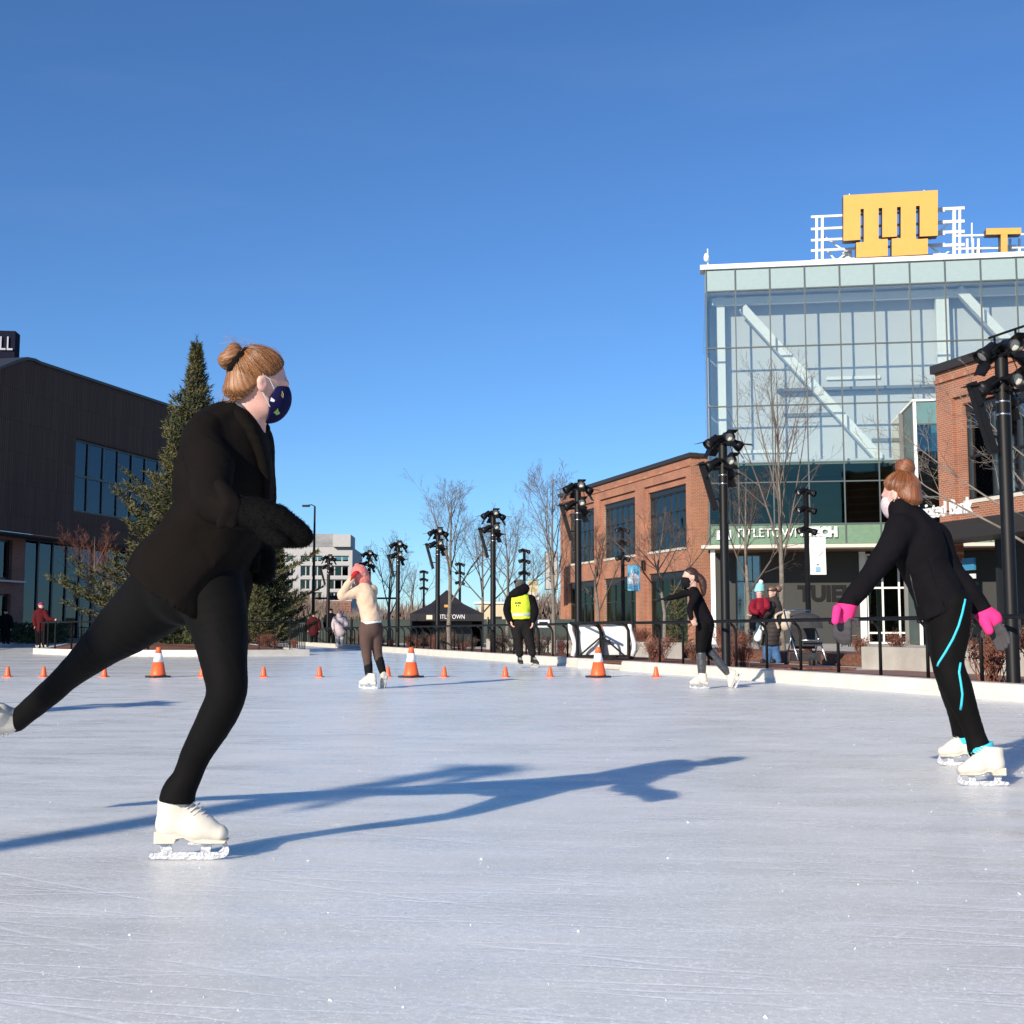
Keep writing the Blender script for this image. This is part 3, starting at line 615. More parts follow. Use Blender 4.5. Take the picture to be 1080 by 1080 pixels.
gold(sg.root, [r4(1040, 244, 1077, 250.5, -.02), r4(1055.5, 250.6, 1062.5, 272, -.02)], 'letter_t')
sc = MB(); yb_ = .9
def sb(x0, y0, x1, y1, w=.10, dy=0.0):
    a = sgp(x0, y0); b = sgp(x1, y1); MB_ = sc.bar((a[0], yb_ + dy, a[1]), (b[0], yb_ + dy, b[1]), w, w)
for x in (863, 869): sb(x, 222, x, 280, .13)
for y in (223, 236, 248, 259, 270): sb(857, y, 1000, y - 7, .12)
for (x0, x1) in ((1010, 1016),): sb(x0, 213, x0, 275, .16); sb(x1, 213, x1, 275, .12)
for y in (215, 229, 240, 254): sb(985, y, 1021, y - 1.6, .15)
for (a, b, c, d) in ((869, 240, 900, 262), (872, 278, 900, 256), (985, 245, 1008, 226), (985, 252, 1012, 272), (988, 272, 1010, 254), (870, 252, 892, 276)): sb(a, b, c, d, .08, .3)
for x in (1024, 1030, 1036, 1064, 1070, 1080): sb(x, 246, x, 276, .11)
for y in (243, 257, 268): sb(1010, y, 1095, y - 2, .10)
sb(898, 198, 898, 207, .05); sb(978, 194, 978, 203, .05); sb(1029, 229, 1029, 250, .06)
sc.obj('scaffold', m_white_metal, sg.root, local=True)
for (x, y, w_, h_) in ((1037, 258, 9, 14), (1074, 256, 10, 13), (897, 262, 10, 14)): a = sgp(x, y); cube('roof_unit', m_white_metal, sg.root, (a[0], 1.5, a[1]), (w_ * .047, .4, h_ * .047))
sp_ = empty('roof_camera', P(746.5, 283, 60.2), 0, 'small white camera pole at the glass tower\'s roof corner', 'camera')
cube('pole', m_white_metal, sp_, (0, 0, .5), (.05, .05, 1.0)); MB().lathe([(.02, .0), (.13, .06), (.15, .25), (.10, .42), (.02, .46)], 12, (-.06, -.05, .3)).obj('camera_housing', m_white_metal, sp_, True, True)

# ------------------------------------------------------------------ brick wing on the right
b0 = P(989, 480, 44.3)
fr = Facade((b0.x, b0.y), DXB, 'brick_wing', 'orange brick wing with bank sign and large dark window, right edge', 'building', 0.09)
R = fr.root; zt = fr.sz(989, 393)[1]; s1 = fr.sz(1120, 480)[0]
wl_, wz1, wz0 = fr.sz(1013, 480)[0], fr.sz(1013, 425.5)[1], fr.sz(1019, 527)[1]; wr_ = wl_ + 3.9; bl = fr.sz(1006, 480)[0]; bz = fr.sz(1006, 419)[1]
zc = fr.sz(989, 551)[1]
wb = wall_mesh(0, s1, zc - .2, zt, [(bl, wr_ + .4, zc - .2, bz)], 0, .14); wall_mesh(0, s1, zc - .2, zt - .05, [(wl_, wr_, wz0, wz1)], .14, .3, wb); wb.obj('wall', m_brick, R, local=True)
cube('coping', m_cop, R, (s1 / 2, .15, zt + .12), (s1 + .2, .6, .30)); cube('cornice_line', m_brick, R, (s1 / 2, -.04, zt - .35), (s1, .08, .14)); window(R, wl_, wr_, wz0, wz1, .36, 3, 2, m_frame, m_glass_b, head=.35, sill=m_sill, fw=.08)
cube('end_wall', m_brick, R, (.15, 5.9, (zt + zc) / 2), (.28, 11, zt - zc + .3)); cube('roof', m_cop, R, (s1 / 2, 6, zt - .3), (s1 - .4, 11, .1)); cube('back_wall', m_in_mid, R, (s1 / 2, 4, zt / 2), (s1 - .6, .1, zt - 1)); cube('upper_floor', m_in_mid, R, (s1 / 2, 3, zc + .3), (s1 - .6, 5, .2))
cube('blind', m_blind, R, (wl_ + .9, .9, (wz0 + wz1) / 2 - .5), (.22, .04, 2.6)); cube('blind', m_blind, R, (wl_ + 1.5, .9, (wz0 + wz1) / 2 - .7), (.2, .04, 2.2))
# roof guard rail
rx0 = fr.sz(1010, 386)[0]
for i in range(6): cube('guard_post', m_black, R, (rx0 + i * 1.1, 1.6, zt + .7), (.06, .06, 1.0))
cube('guard_rail', m_black, R, (rx0 + 3.2, 1.6, zt + 1.2), (7, .06, .07))
# canopy and recessed shop below
cz0 = fr.sz(989, 551, -1.6)[1]
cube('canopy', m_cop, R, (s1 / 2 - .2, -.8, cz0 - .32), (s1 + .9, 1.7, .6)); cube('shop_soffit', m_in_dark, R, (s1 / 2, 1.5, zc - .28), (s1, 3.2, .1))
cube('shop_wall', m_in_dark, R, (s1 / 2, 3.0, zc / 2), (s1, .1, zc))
for i in range(4): cube('pier', m_brick if i != 1 else m_frame, R, (.3 + i * 2.6, .3, zc / 2 - .15), (.5 if i != 1 else .15, .5, zc - .35))
(a0, az), (a1, az1) = fr.sz(952, 552, -1.66), fr.sz(1027.5, 541, -1.66)
text_obj('Associated Bank', .74, .03, m_letter, R, (a0, -1.72, cz0 + .02), (math.pi / 2, 0, 0), width=a1 - a0, bold=.008)
bx_ = MB().box(((a0 + a1) / 2, -1.56, cz0 + .33), (a1 - a0 + .2, .05, .04)).obj('sign_rail', m_cop, R, local=True)
q = fr.sz(1022, 595, -.2); cube('shop_screen', M('blue_shop_screen', (0.05, 0.22, 0.38), 0.4, 0.1), R, (q[0], -.2, q[1]), (.62, .08, .42)); cube('screen_board', m_white_metal, R, (q[0], -.2, q[1] - .42), (.62, .06, .16))

# ------------------------------------------------------------------ dark hall on the left
d0 = P(36.7, 500, 68.0); DXD = (0.238, 0.971)
fd = Facade((d0.x, d0.y), DXD, 'dark_hall', 'dark timber-clad hall with a ribbon window above glazed ground floor', 'building', 0.16)
R = fd.root
def siding():
    m, nt, b = nodes_of('dark_vertical_siding'); tc = N(nt, 'ShaderNodeTexCoord'); sx = N(nt, 'ShaderNodeSeparateXYZ'); nt.links.new(tc.outputs['Object'], sx.inputs[0])
    cb_ = N(nt, 'ShaderNodeCombineXYZ'); nt.links.new(sx.outputs[2], cb_.inputs[0]); nt.links.new(sx.outputs[0], cb_.inputs[1])
    br = N(nt, 'ShaderNodeTexBrick', Scale=1.0); br.inputs['Brick Width'].default_value = 3.4; br.inputs['Row Height'].default_value = 0.16; br.inputs['Mortar Size'].default_value = 0.012; br.inputs['Bias'].default_value = 0.0
    br.inputs['Color1'].default_value = (0.088, 0.055, 0.044, 1); br.inputs['Color2'].default_value = (0.108, 0.070, 0.055, 1); br.inputs['Mortar'].default_value = (0.040, 0.027, 0.022, 1)
    nt.links.new(cb_.outputs[0], br.inputs[0]); nt.links.new(br.outputs[0], b.inputs['Base Color']); b.inputs['Roughness'].default_value = 0.8; b.inputs['Specular IOR Level'].default_value = 0.12
    bp = N(nt, 'ShaderNodeBump', Strength=0.5, Distance=0.03); bp.invert = True; nt.links.new(br.outputs[1], bp.inputs['Height']); nt.links.new(bp.outputs[0], b.inputs['Normal']); return m
m_sid = siding()
sN = -38.0; sE = fd.sz(236, 550)[0]
roofpts = [fd.sz(x, y) for (x, y) in ((236, 448), (177, 430), (36.7, 382.5))]
prof = [(sE, roofpts[0][1]), (0, roofpts[2][1]), (-.5, roofpts[2][1] + .05), (-1.2, roofpts[2][1] - .02), (-2.2, roofpts[2][1] - .42), (-3.5, roofpts[2][1] - 1.05), (-5.2, roofpts[2][1] - 1.7), (-8, roofpts[2][1] - 2.2), (sN, roofpts[2][1] - 2.4)]
zu = fd.sz(40, 564.5)[1]
w0, w1 = fd.sz(79, 500)[0], fd.sz(79, 500)[0] + (fd.sz(170, 500)[0] - fd.sz(79, 500)[0]) * 7 / 6.0; wz1, wz0 = fd.sz(80, 461.7)[1], fd.sz(78, 539)[1]
mb = MB()
def face(pts): mb.add([(p[0], 0, p[1]) for p in pts], [tuple(range(len(pts)))])
rt = lambda s: float(np.interp(s, [p[0] for p in prof][::-1], [p[1] for p in prof][::-1]))
face([(sN, zu), (w0, zu), (w0, rt(w0))] + [p for p in prof if p[0] < w0]); face([(w0, zu), (w1, zu), (w1, wz0), (w0, wz0)]); face([(w0, wz1), (w1, wz1), (w1, rt(w1)), (w0, rt(w0))]); face([(w1, zu), (sE, zu), (sE, rt(sE)), (w1, rt(w1))])
mb.add([(w0, 0, wz0), (w1, 0, wz0), (w1, 0, wz1), (w0, 0, wz1), (w0, .4, wz0), (w1, .4, wz0), (w1, .4, wz1), (w0, .4, wz1)], [(0, 4, 7, 3), (1, 2, 6, 5), (3, 7, 6, 2), (0, 1, 5, 4)])
mb.obj('cladding', m_sid, R, local=True)
rfm = MB(); pr = sorted(prof)
for i in range(len(pr) - 1):
    (a, za), (b, zb) = pr[i], pr[i + 1]; rfm.add([(a, -.12, za), (b, -.12, zb), (b, 16, zb), (a, 16, za), (a, -.12, za + .16), (b, -.12, zb + .16), (b, 16, zb + .16), (a, 16, za + .16)], [(0, 1, 2, 3), (4, 5, 6, 7), (0, 1, 5, 4), (2, 3, 7, 6)])
rfm.obj('roof_edge', m_cop, R, local=True)
cube('end_wall', m_sid, R, (sE - .02, 8, (zu + rt(sE)) / 2 - .1), (.04, 15.6, rt(sE) - zu - .2)); cube('underside', m_in_dark, R, ((sN + sE) / 2, 8, zu - .05), (sE - sN, 15.8, .1)); cube('interior_wall', m_in_mid, R, ((w0 + w1) / 2, 5, (wz0 + wz1) / 2), (w1 - w0 + 3, .1, wz1 - wz0 + 1))
m_glass_h = glass_mat('hall_window_glass', (0.45, 0.50, 0.54), 0.12, (0.32, 0.40, 0.48))
window(R, w0, w1, wz0, wz1, .25, 7, 2, m_frame, m_glass_h, fw=.14, name='ribbon_window')
gg0 = fd.sz(23, 620, 1.6)[0]; gz = fd.sz(23, 574, 1.6)[1]; gg1 = sE - .3
window(R, gg0, gg1, 0, gz + .4, 1.6, 15, 1, m_frame, m_glass_h, fw=.14, name='ground_floor_glazing')
cube('beam', m_cop, R, ((sN + sE) / 2, 1.5, (gz + zu) / 2 + .25), (sE - sN - .2, .3, zu - gz - .5)); cube('ground_back_wall', m_in_dark, R, ((gg0 + gg1) / 2, 5.5, zu / 2), (gg1 - gg0 + 2, .1, zu - .2))
m_brick2 = brick_mat('dark_red_brick', (0.30, 0.10, 0.06), (0.22, 0.07, 0.04), (0.25, 0.2, 0.16))
wall_mesh(sN, gg0, 0, zu - .1, [(gg0 - 9.0, gg0 - 1.1, 3.4, 5.6), (gg0 - 9.0, gg0 - 1.1, 0.2, 2.6)], 1.5, .3).obj('brick_pier', m_brick2, R, local=True)
window(R, gg0 - 9.0, gg0 - 1.1, 3.4, 5.6, 1.75, 5, 1, m_frame, m_glass_h, fw=.12, name='window'); window(R, gg0 - 9.0, gg0 - 1.1, .2, 2.6, 1.75, 5, 1, m_frame, m_glass_h, fw=.12, name='window')
cube('ledge', m_sill, R, (gg0 - 5, 1.35, 3.3), (9.5, .35, .10))
# sign tower behind the roof
tw = Facade(P(-40, 370, 84)[:2], (1.0, 0.12), 'sign_tower', 'navy sign slab with pale letters rising behind the dark hall roof', 'sign', 9.0)
(e0, ez1), (e1, _) = tw.sz(-60, 340), tw.sz(16.3, 349); ez1 = tw.sz(14, 349)[1]
cube('slab', M('navy_sign_cladding', (0.012, 0.013, 0.026), 0.9, 0.1, spec=.08), tw.root, ((e0 + e1) / 2, .6, ez1 / 2), (e1 - e0, 1.2, ez1))
(l0, lz0), (l1_, lz1) = tw.sz(-1, 373.5), tw.sz(13.0, 359)
text_obj('LL', (lz1 - lz0) * 1.4, .06, M('grey_letter', (0.42, 0.42, 0.46), 0.5, 0.05), tw.root, (l0, -.08, lz0), (math.pi / 2, 0, 0), width=l1_ - l0)
# ------------------------------------------------------------------ far office block and other distant things
o0 = P(286, 600, 210)
fo = Facade((o0.x, o0.y), (1.0, 0.03), 'office_block', 'distant white five-storey office block beyond the rink', 'building')
R = fo.root; X = lambda x, y=600: fo.sz(x, y)[0]; Zf = lambda y: fo.sz(330, y)[1]
m_off = M('white_precast', (0.43, 0.42, 0.405), 0.8, 0.06); ops = []
cols_ = [(302, 310), (317, 327.5), (329, 340), (345, 368)]; rws = [(586, 593), (596.5, 608), (611, 622), (624.5, 634)]
for (a, b) in cols_:
    for (c, d) in rws: ops.append((X(a), X(b), Zf(d), Zf(c)))
wall_mesh(0, X(371.5), 0, Zf(576.5), ops, 0, .5).obj('wall', m_off, R, local=True)
for (a, b, c, d) in ops: window(R, a, b, c, d, .4, max(2, int((b - a) / 0.95)), 1, m_off, m_glass_d, fw=.18)
cube('penthouse', M('grey_louvre', (0.26, 0.26, 0.26), 0.7, 0.3, 2), R, ((X(317) + X(351)) / 2, 4, (Zf(563) + Zf(577)) / 2), (X(351) - X(317), 8, Zf(563) - Zf(577))); cube('penthouse', m_off, R, ((X(351.5) + X(370)) / 2, 3, (Zf(564) + Zf(577)) / 2), (X(370) - X(351.5), 8, Zf(564) - Zf(577)))
wall_mesh(0, 18, 0, Zf(577), [], 0, .1).obj('side_wall', m_off, R, local=True).matrix_local = Matrix.Translation((X(371.5), 0, 0)) @ Matrix.Rotation(math.pi / 2, 4, 'Z')
cube('back_wall', m_in_dark, R, (X(371) / 2, 3, Zf(600) / 2), (X(371) - .4, .1, Zf(579))); cube('brick_base', m_brick2, R, ((X(341) + X(371)) / 2, -.2, Zf(634) / 2), (X(371) - X(341), .3, Zf(634))); cube('entrance_panel', m_white_metal, R, ((X(313) + X(328)) / 2, -.15, Zf(634) / 2), (X(328) - X(313), .2, Zf(634)))
lb = empty('low_cream_building', P(520, 668, 120), 0, 'small cream low building beyond the black tent', 'building')
cube('wall', M('cream_render', (0.60, 0.50, 0.33), 0.8, 0.1), lb, (0, 0, 1.2), (2.6, 4, 3.2)); cube('roof', m_white_metal, lb, (-.2, 0, 2.9), (3.2, 4.4, .18)); cube('door', m_frame, lb, (.5, -2.02, .6), (.7, .06, 2.0))
# dark screen fence behind the beds
scn = empty('screen_fence', (edge(66, 4), 66, .09), 0, 'dark green privacy screen fence behind the black tent', 'fence'); m_scr = M('dark_green_mesh', (0.035, 0.05, 0.042), 0.8, 0.25, 1)
for i in range(9):
    yy = 60 + i * 1.5; cube('panel', m_scr, scn, (-9.5 + i * 2.42, 0, .62), (2.34, .04, 1.28)); cube('post', m_black, scn, (-10.7 + i * 2.42, -.05, .68), (.07, .07, 1.4))
# ------------------------------------------------------------------ traffic cones
m_cone = M('orange_cone_plastic', (0.85, 0.13, 0.035), 0.45, 0.08, 12); m_cuff = M('white_reflective_collar', (0.80, 0.80, 0.80), 0.4, 0.08, 20); m_rub = M('black_rubber', (0.02, 0.02, 0.02), 0.7, 0.2)
def big_cone(px, label):
    g = G(px, 714.5); r = empty('traffic_cone', g, random.uniform(0, 1), label, 'cone', 'large cones across the ice')
    MB().prism([(-.15, -.13), (-.13, -.15), (.13, -.15), (.15, -.13), (.15, .13), (.13, .15), (-.13, .15), (-.15, .13)], 0.0, .028, (0, 1, 2)).obj('base', m_rub, r, local=True)
    MB().lathe([(.125, .028), (.118, .05), (.078, .24)], 20).obj('lower_cone', m_cone, r, True, True); MB().lathe([(.0795, .235), (.0535, .37)], 20).obj('collar', m_cuff, r, True, True)
    MB().lathe([(.0525, .368), (.034, .455), (.026, .462), (.018, .44)], 20).obj('tip', m_cone, r, True, True)
big_cone(166.5, 'large orange cone with white collar between the main skater\'s legs'); big_cone(433.5, 'large orange cone with white collar right of the skater in cream sweater'); big_cone(631, 'large orange cone with white collar in front of the gate')
scone = MB().lathe([(.052, .012), (.046, .03), (.024, .150), (.018, .160), (.010, .150)], 16).mesh('cone_body', m_cone, True); sbase = MB().prism([(-.065, -.05), (-.05, -.065), (.05, -.065), (.065, -.05), (.065, .05), (.05, .065), (-.05, .065), (-.065, .05)], 0, .013, (0, 1, 2)).mesh('base', m_cone)
for px, lb_ in ((8, 'small orange marker cone nearest the left picture edge'), (46, 'small orange marker cone, second from the left edge'), (110, 'small orange marker cone just above the trailing black leg'), (213, 'small orange marker cone peeping out beside the bent black knee'), (278, 'small orange marker cone just right of the main skater'), (337, 'small orange marker cone left of the skater in cream sweater'), (409, 'small orange marker cone behind the black socks'), (468.5, 'small orange marker cone right of the second large cone'), (533, 'small orange marker cone left of the vest-wearing guard'), (580, 'small orange marker cone right of the guard\'s skates'), (692, 'small orange marker cone left of the skater in glossy leggings')):
    r = empty('marker_cone', G(px, 714), random.uniform(-.5, .5), lb_, 'cone', 'small marker cones across the ice')
    for nm, me in (('cone_body', scone), ('base', sbase)): o = bpy.data.objects.new(nm, me); C.objects.link(o); o.parent = r
# ------------------------------------------------------------------ gate
gm = (gy0 + gy1) / 2; gb = G(602, 694, 0.10); gr = empty('rink_gate', P(635, 692, 25.0), math.radians(-4), 'white padded rink gate in a black tube frame', 'gate')
gk = S(635, 680, 25.0); gw = 33 * gk; gh = 34 * gk; base_z = 0.0
def gp(x, y): return ((x - 635) * gk, (692 - y) * gk)
m_pad = M('white_vinyl_pad', (0.72, 0.72, 0.72), 0.35, 0.08, 4, 0.3, 6)
fr_ = MB()
for x in (609, 663): fr_.tube([(gp(x, 692)[0], 0, .0), (gp(x, 665)[0], 0, gp(0, 665)[1]), (gp(x - 3, 659)[0], 0, gp(0, 659)[1]), (gp(x - 8, 657)[0], 0, gp(0, 657)[1])], .035, 8)
fr_.tube([(gp(635, 693)[0], -.02, -.01), (gp(635, 668)[0], -.02, gp(0, 668)[1]), (gp(632, 661)[0], -.02, gp(0, 661)[1]), (gp(628, 657)[0], -.02, gp(0, 657)[1])], .035, 8)
fr_.bar((gp(602, 0)[0], 0, gp(0, 657.5)[1]), (gp(668, 0)[0], 0, gp(0, 656.5)[1]), .06, .06); fr_.bar((gp(608, 0)[0], 0, gp(0, 692)[1]), (gp(664, 0)[0], 0, gp(0, 692)[1]), .05, .05)
fr_.bar((gp(612, 0)[0], -.03, gp(0, 691)[1]), (gp(635, 0)[0], -.03, gp(0, 671)[1]), .035, .035); fr_.bar((gp(658, 0)[0], -.03, gp(0, 691)[1]), (gp(635, 0)[0], -.03, gp(0, 671)[1]), .035, .035)
fr_.obj('tube_frame', m_black, gr, local=True)
pad = MB(); nn = 12
def sheet_curve(x0, x1):
    v = []; f = []
    for i in range(nn + 1):
        t = i / nn; z = t * gp(0, 659)[1]; bul = .05 * math.sin(t * 3.1) + .10 * max(0, t - .75)
        for k in range(7):
            u = k / 6; v.append((gp(x0 + (x1 - x0) * u, 0)[0], .10 - bul + .012 * math.sin(9 * u + 5 * t), z + .015 * math.sin(7 * u + i)))
    for i in range(nn):
        for k in range(6): f.append((i * 7 + k, i * 7 + k + 1, (i + 1) * 7 + k + 1, (i + 1) * 7 + k))
    n = len(v); v += [(a, b + .04, c) for a, b, c in v]; f += [tuple(q + n for q in reversed(p)) for p in f]
    pad.add(v, f)
sheet_curve(611, 634); sheet_curve(636, 661.5); pad.obj('padding', m_pad, gr, True, True)
for x0 in (604, 666.5): MB().tube([(gp(x0, 0)[0] + .05 * math.sin(t * 5), .03, t * gp(0, 658)[1]) for t in (0, .2, .4, .6, .8, 1)], .05, 8).obj('end_pad', m_pad, gr, True, True)
cube('latch', m_black, gr, (gp(638, 0)[0], -.05, gp(0, 676)[1]), (gk * 12, .05, .05)); cube('latch_plate', m_black, gr, (gp(636, 0)[0], -.05, gp(0, 682)[1]), (gk * 3, .04, gk * 14))

# ------------------------------------------------------------------ light masts
m_lens = M('floodlight_lens', (0.75, 0.72, 0.62), 0.08, 0.05, spec=1.0); m_can = M('black_lamp_housing', (0.008, 0.008, 0.009), 0.45, 0.15, spec=.25)
def flood(parent, pos, aim, s=1.0, doors=True):
    q = Vector(aim).normalized().to_track_quat('Z', 'Y')
    fl = bpy.data.objects.new('floodlight', MB().lathe([(.035, -.15), (.06, -.14), (.066, -.02), (.085, .03), (.088, .10), (.078, .10), (.074, .04)], 16).mesh('floodlight', m_can, True)); C.objects.link(fl); fl.parent = parent
    fl.location = pos; fl.rotation_mode = 'QUATERNION'; fl.rotation_quaternion = q; fl.scale = (s, s, s)
    MB().lathe([(.0, .045), (.05, .055), (.076, .045), (.07, .035)], 16).obj('lens', m_lens, fl, True, True)
    y = MB(); y.tube([(-.10, 0, 0), (-.10, 0, -.17), (.10, 0, -.17), (.10, 0, 0)], .012, 6); y.obj('yoke', m_can, fl, local=True)
    if doors:
        MB().box((0, .10, .16), (.17, .006, .14), Matrix.Rotation(-.45, 3, 'X')).obj('barn_door', m_can, fl, local=True); MB().box((0, -.10, .16), (.17, .006, .14), Matrix.Rotation(.45, 3, 'X')).obj('barn_door', m_can, fl, local=True)
def make_mast(h=3.72, speaker=True, low=False):
    r = empty('light_mast', (0, 0, 0))
    MB().lathe([(.16, 0), (.16, .03), (.075, .05), (.072, .06), (.070, h - .15), (.062, h - .12), (.0, h - .11)], 16).obj('pole', m_black, r, True, True)
    for z in (h - .62, h - .76): MB().lathe([(.0735, -.012), (.0735, .012)], 16, (0, 0, z)).obj('clamp_band', m_steel, r, True, True)
    b = MB()
    for z in (h - .12, h - .50): b.bar((-.20, -.04, z), (.20, -.04, z), .03, .03); b.bar((0, -.2, z), (0, .2, z), .03, .03)
    b.tube([(.09, -.04, h - .1), (.14, -.06, h - .25), (.13, -.05, h - .42), (.07, -.03, h - .52)], .006, 5); b.tube([(.05, -.075, h - .5), (.05, -.078, h - .9), (.04, -.075, h - 1.4)], .007, 5); b.obj('bracket', m_black, r, local=True)
    for pos, aim in (((.06, -.14, h - .02), (.12, -1, -.25)), ((-.20, -.06, h - .10), (-.75, -.25, -.62)), ((.21, -.04, h - .13), (.75, -.3, -.55)), ((-.03, .16, h - .06), (-.5, .7, -.4)),
                     ((.07, -.15, h - .40), (.2, -1, -.18)), ((-.19, -.03, h - .46), (-.8, -.1, -.5)), ((.10, .08, h - .56), (.6, .6, -.6))): flood(r, pos, aim)
    if speaker:
        a, c = Vector((-.36, -.04, h - .42)), Vector((-.14, -.04, h - 1.20))
        sc_ = MB(); sc_.bar(a, c, .10, .085); sp_o = sc_.obj('column_speaker', m_can, r, local=True)
        g = MB(); nrm = (c - a).normalized().cross(Vector((0, 1, 0))); g.bar(a * .97 + c * .03 + Vector((0, -.052, 0)), a * .03 + c * .97 + Vector((0, -.052, 0)), .012, .07); g.obj('grille', m_black, sp_o, local=True)
        MB().bar((-.33, -.03, h - .55), (0, 0, h - .52), .03, .03).obj('speaker_arm', m_black, r, local=True); MB().bar((-.2, -.03, h - 1.0), (0, 0, h - 1.02), .025, .025).obj('speaker_arm', m_black, r, local=True)
    if low: flood(r, (-.17, -.05, .42), (-.9, -.3, .1), .9, False)
    return r
mast = make_mast(); used_first = [False]
def place_mast(x, y, z, rz, label, sc=1.0, proto=None, first=None, grp='floodlight masts along the rink edge'):
    o = proto if first else copy_tree(proto); o.location = (x, y, z); o.rotation_euler = (0, 0, rz); o.scale = (sc, sc, sc); return tag(o, label, 'light mast', grp)
mlab = {1066: 'thick black floodlight mast at the right picture edge', 765: 'black floodlight mast in front of the glass tower', 610: 'black floodlight mast in front of the brick building\'s far end', 520: 'black floodlight mast left of the guard in yellow vest', 461.5: 'black floodlight mast in front of the black tent', 419.5: 'black floodlight mast just right of the cream-sweater skater', 389: 'small far floodlight mast directly behind the pink beanie', 346: 'dark floodlight mast in front of the white office block'}
for i, (px, l_) in enumerate(mlab.items()):
    Y = edgeY(px, .52, 640); place_mast(edge(Y, .52), Y, .09, random.uniform(-.12, .12), l_, 1.0 if px != 346 else 1.12, mast, i == 0)
place_mast(-5.95, -2.4, .16, .3, 'floodlight mast out of frame, its shadow crossing the near ice', 1.15, mast).scale = (.7, .7, 1.17); place_mast(-8.5, 4.7, .16, -.2, 'floodlight mast out of frame, its shadow tip at mid-left ice', 1.0, mast)
# slimmer second row, with banners
def make_lamp():
    r = empty('lamp_post', (0, 0, 0)); h = 3.55
    MB().lathe([(.11, 0), (.11, .04), (.058, .06), (.052, h), (.0, h + .01)], 12).obj('pole', m_black, r, True, True)
    for z in (h - .05, h - .42, h - .85):
        flood(r, (-.12, -.03, z), (-.8, -.3, -.4), .8, False); flood(r, (.12, -.03, z - .03), (.7, -.6, -.4), .8, False)
        MB().bar((-.14, 0, z - .05), (.14, 0, z - .05), .03, .03).obj('bracket', m_black, r, local=True)
    for z in (1.72, 1.62): MB().lathe([(.055, -.012), (.055, .012)], 12, (0, 0, z)).obj('clamp_band', m_steel, r, True, True)
    return r
lamp = make_lamp(); ll = [(852, 'slim black lamp post carrying a blank white banner'), (657, 'slim black lamp post carrying the blue banner'), (553, 'slim black lamp post carrying the pale yellow banner'), (485, 'slim lamp post standing just behind the black tent'), (447, 'slim far lamp post left of the black tent peak')]
lpos = {}
for i, (px, l_) in enumerate(ll):
    d = ray(px, 620); kx = d.x / d.y; Y = 13.75 / (kx + .30); lpos[px] = (kx * Y, Y); place_mast(kx * Y, Y, .09, 0, l_, 1.0, lamp, i == 0, 'slim lamp posts behind the fence')
def banner(px, x0, x1, y0, y1, label, draw):
    X0, Y = lpos[px]; Yb = Y - .02; a = P(x0, y1, Yb); b = P(x1, y0, Yb); r = empty('pole_banner', ((a.x + b.x) / 2, Yb, a.z), 0, label, 'banner', 'banners on the lamp posts')
    w, h = b.x - a.x, b.z - a.z; v = []; f = []
    for i in range(9):
        for k_ in range(5): v.append((w * (k_ / 4 - .5), .012 * math.sin(i * .8 + k_), h * i / 8))
    f = [(i * 5 + k_, i * 5 + k_ + 1, (i + 1) * 5 + k_ + 1, (i + 1) * 5 + k_) for i in range(8) for k_ in range(4)]; n = len(v); v += [(p[0], p[1] + .012, p[2]) for p in v]; f += [tuple(q + n for q in reversed(p)) for p in f]
    draw(r, v, f, w, h)
    for z in (.0, h): MB().bar((-w / 2 - .16, .02, z), (w / 2, .02, z), .018, .018).obj('banner_arm', m_black, r, local=True)
m_ban_w = M('white_banner_cloth', (0.80, 0.80, 0.78), 0.7, 0.05); m_ban_b = M('blue_banner_cloth', (0.18, 0.54, 0.72), 0.7, 0.25, 6); m_ban_y = M('pale_yellow_banner_cloth', (0.70, 0.62, 0.42), 0.7, 0.25, 7); m_peach = M('peach_print', (0.80, 0.62, 0.48), 0.7, 0.2, 10); m_bluep = M('blue_print', (0.25, 0.45, 0.62), 0.7, 0.1)
def disc(cx, cz, rx, rz, y=-.018, n=18): return MB().add([(cx + rx * math.cos(2 * math.pi * i / n) * (1 + .12 * math.sin(3 * i)), y, cz + rz * math.sin(2 * math.pi * i / n) * (1 + .1 * math.cos(5 * i))) for i in range(n)], [tuple(range(n))])
def dr_w(r, v, f, w, h): c = MB().add(v, f).obj('cloth', m_ban_w, r, True, True); disc(0, h * .62, w * .28, h * .12).obj('print', M('faint_peach_print', (0.78, 0.70, 0.62), 0.7, 0.1), c, local=True); MB().box((0, -.02, h * .15), (w * .28, .004, h * .12)).obj('print', m_bluep, c, local=True); MB().box((0, -.02, h * .26), (w * .14, .004, h * .02)).obj('print', m_frame, c, local=True)
def dr_b(r, v, f, w, h):
    c = MB().add(v, f).obj('cloth', m_ban_b, r, True, True); disc(0, h * .44, w * .44, h * .25).obj('print', m_ban_w, c, local=True); MB().box((-.02, -.024, h * .42), (w * .10, .004, h * .36), Matrix.Rotation(-.7, 3, 'Y')).obj('print', m_peach, c, local=True)
    for k_ in (-.2, 0, .22): MB().box((w * k_, -.02, h * .74), (w * .08, .004, h * .12)).obj('print', m_ban_w, c, local=True)
def dr_y(r, v, f, w, h): c = MB().add(v, f).obj('cloth', m_ban_y, r, True, True); disc(0, h * .52, w * .3, h * .12).obj('print', M('ochre_print', (0.62, 0.48, 0.2), 0.7, 0.2), c, local=True); disc(0, h * .18, w * .4, h * .14).obj('print', m_peach, c, local=True); disc(0, h * .84, w * .4, h * .08).obj('print', M('ochre_print', (0.62, 0.48, 0.2), 0.7, 0.2), c, local=True)
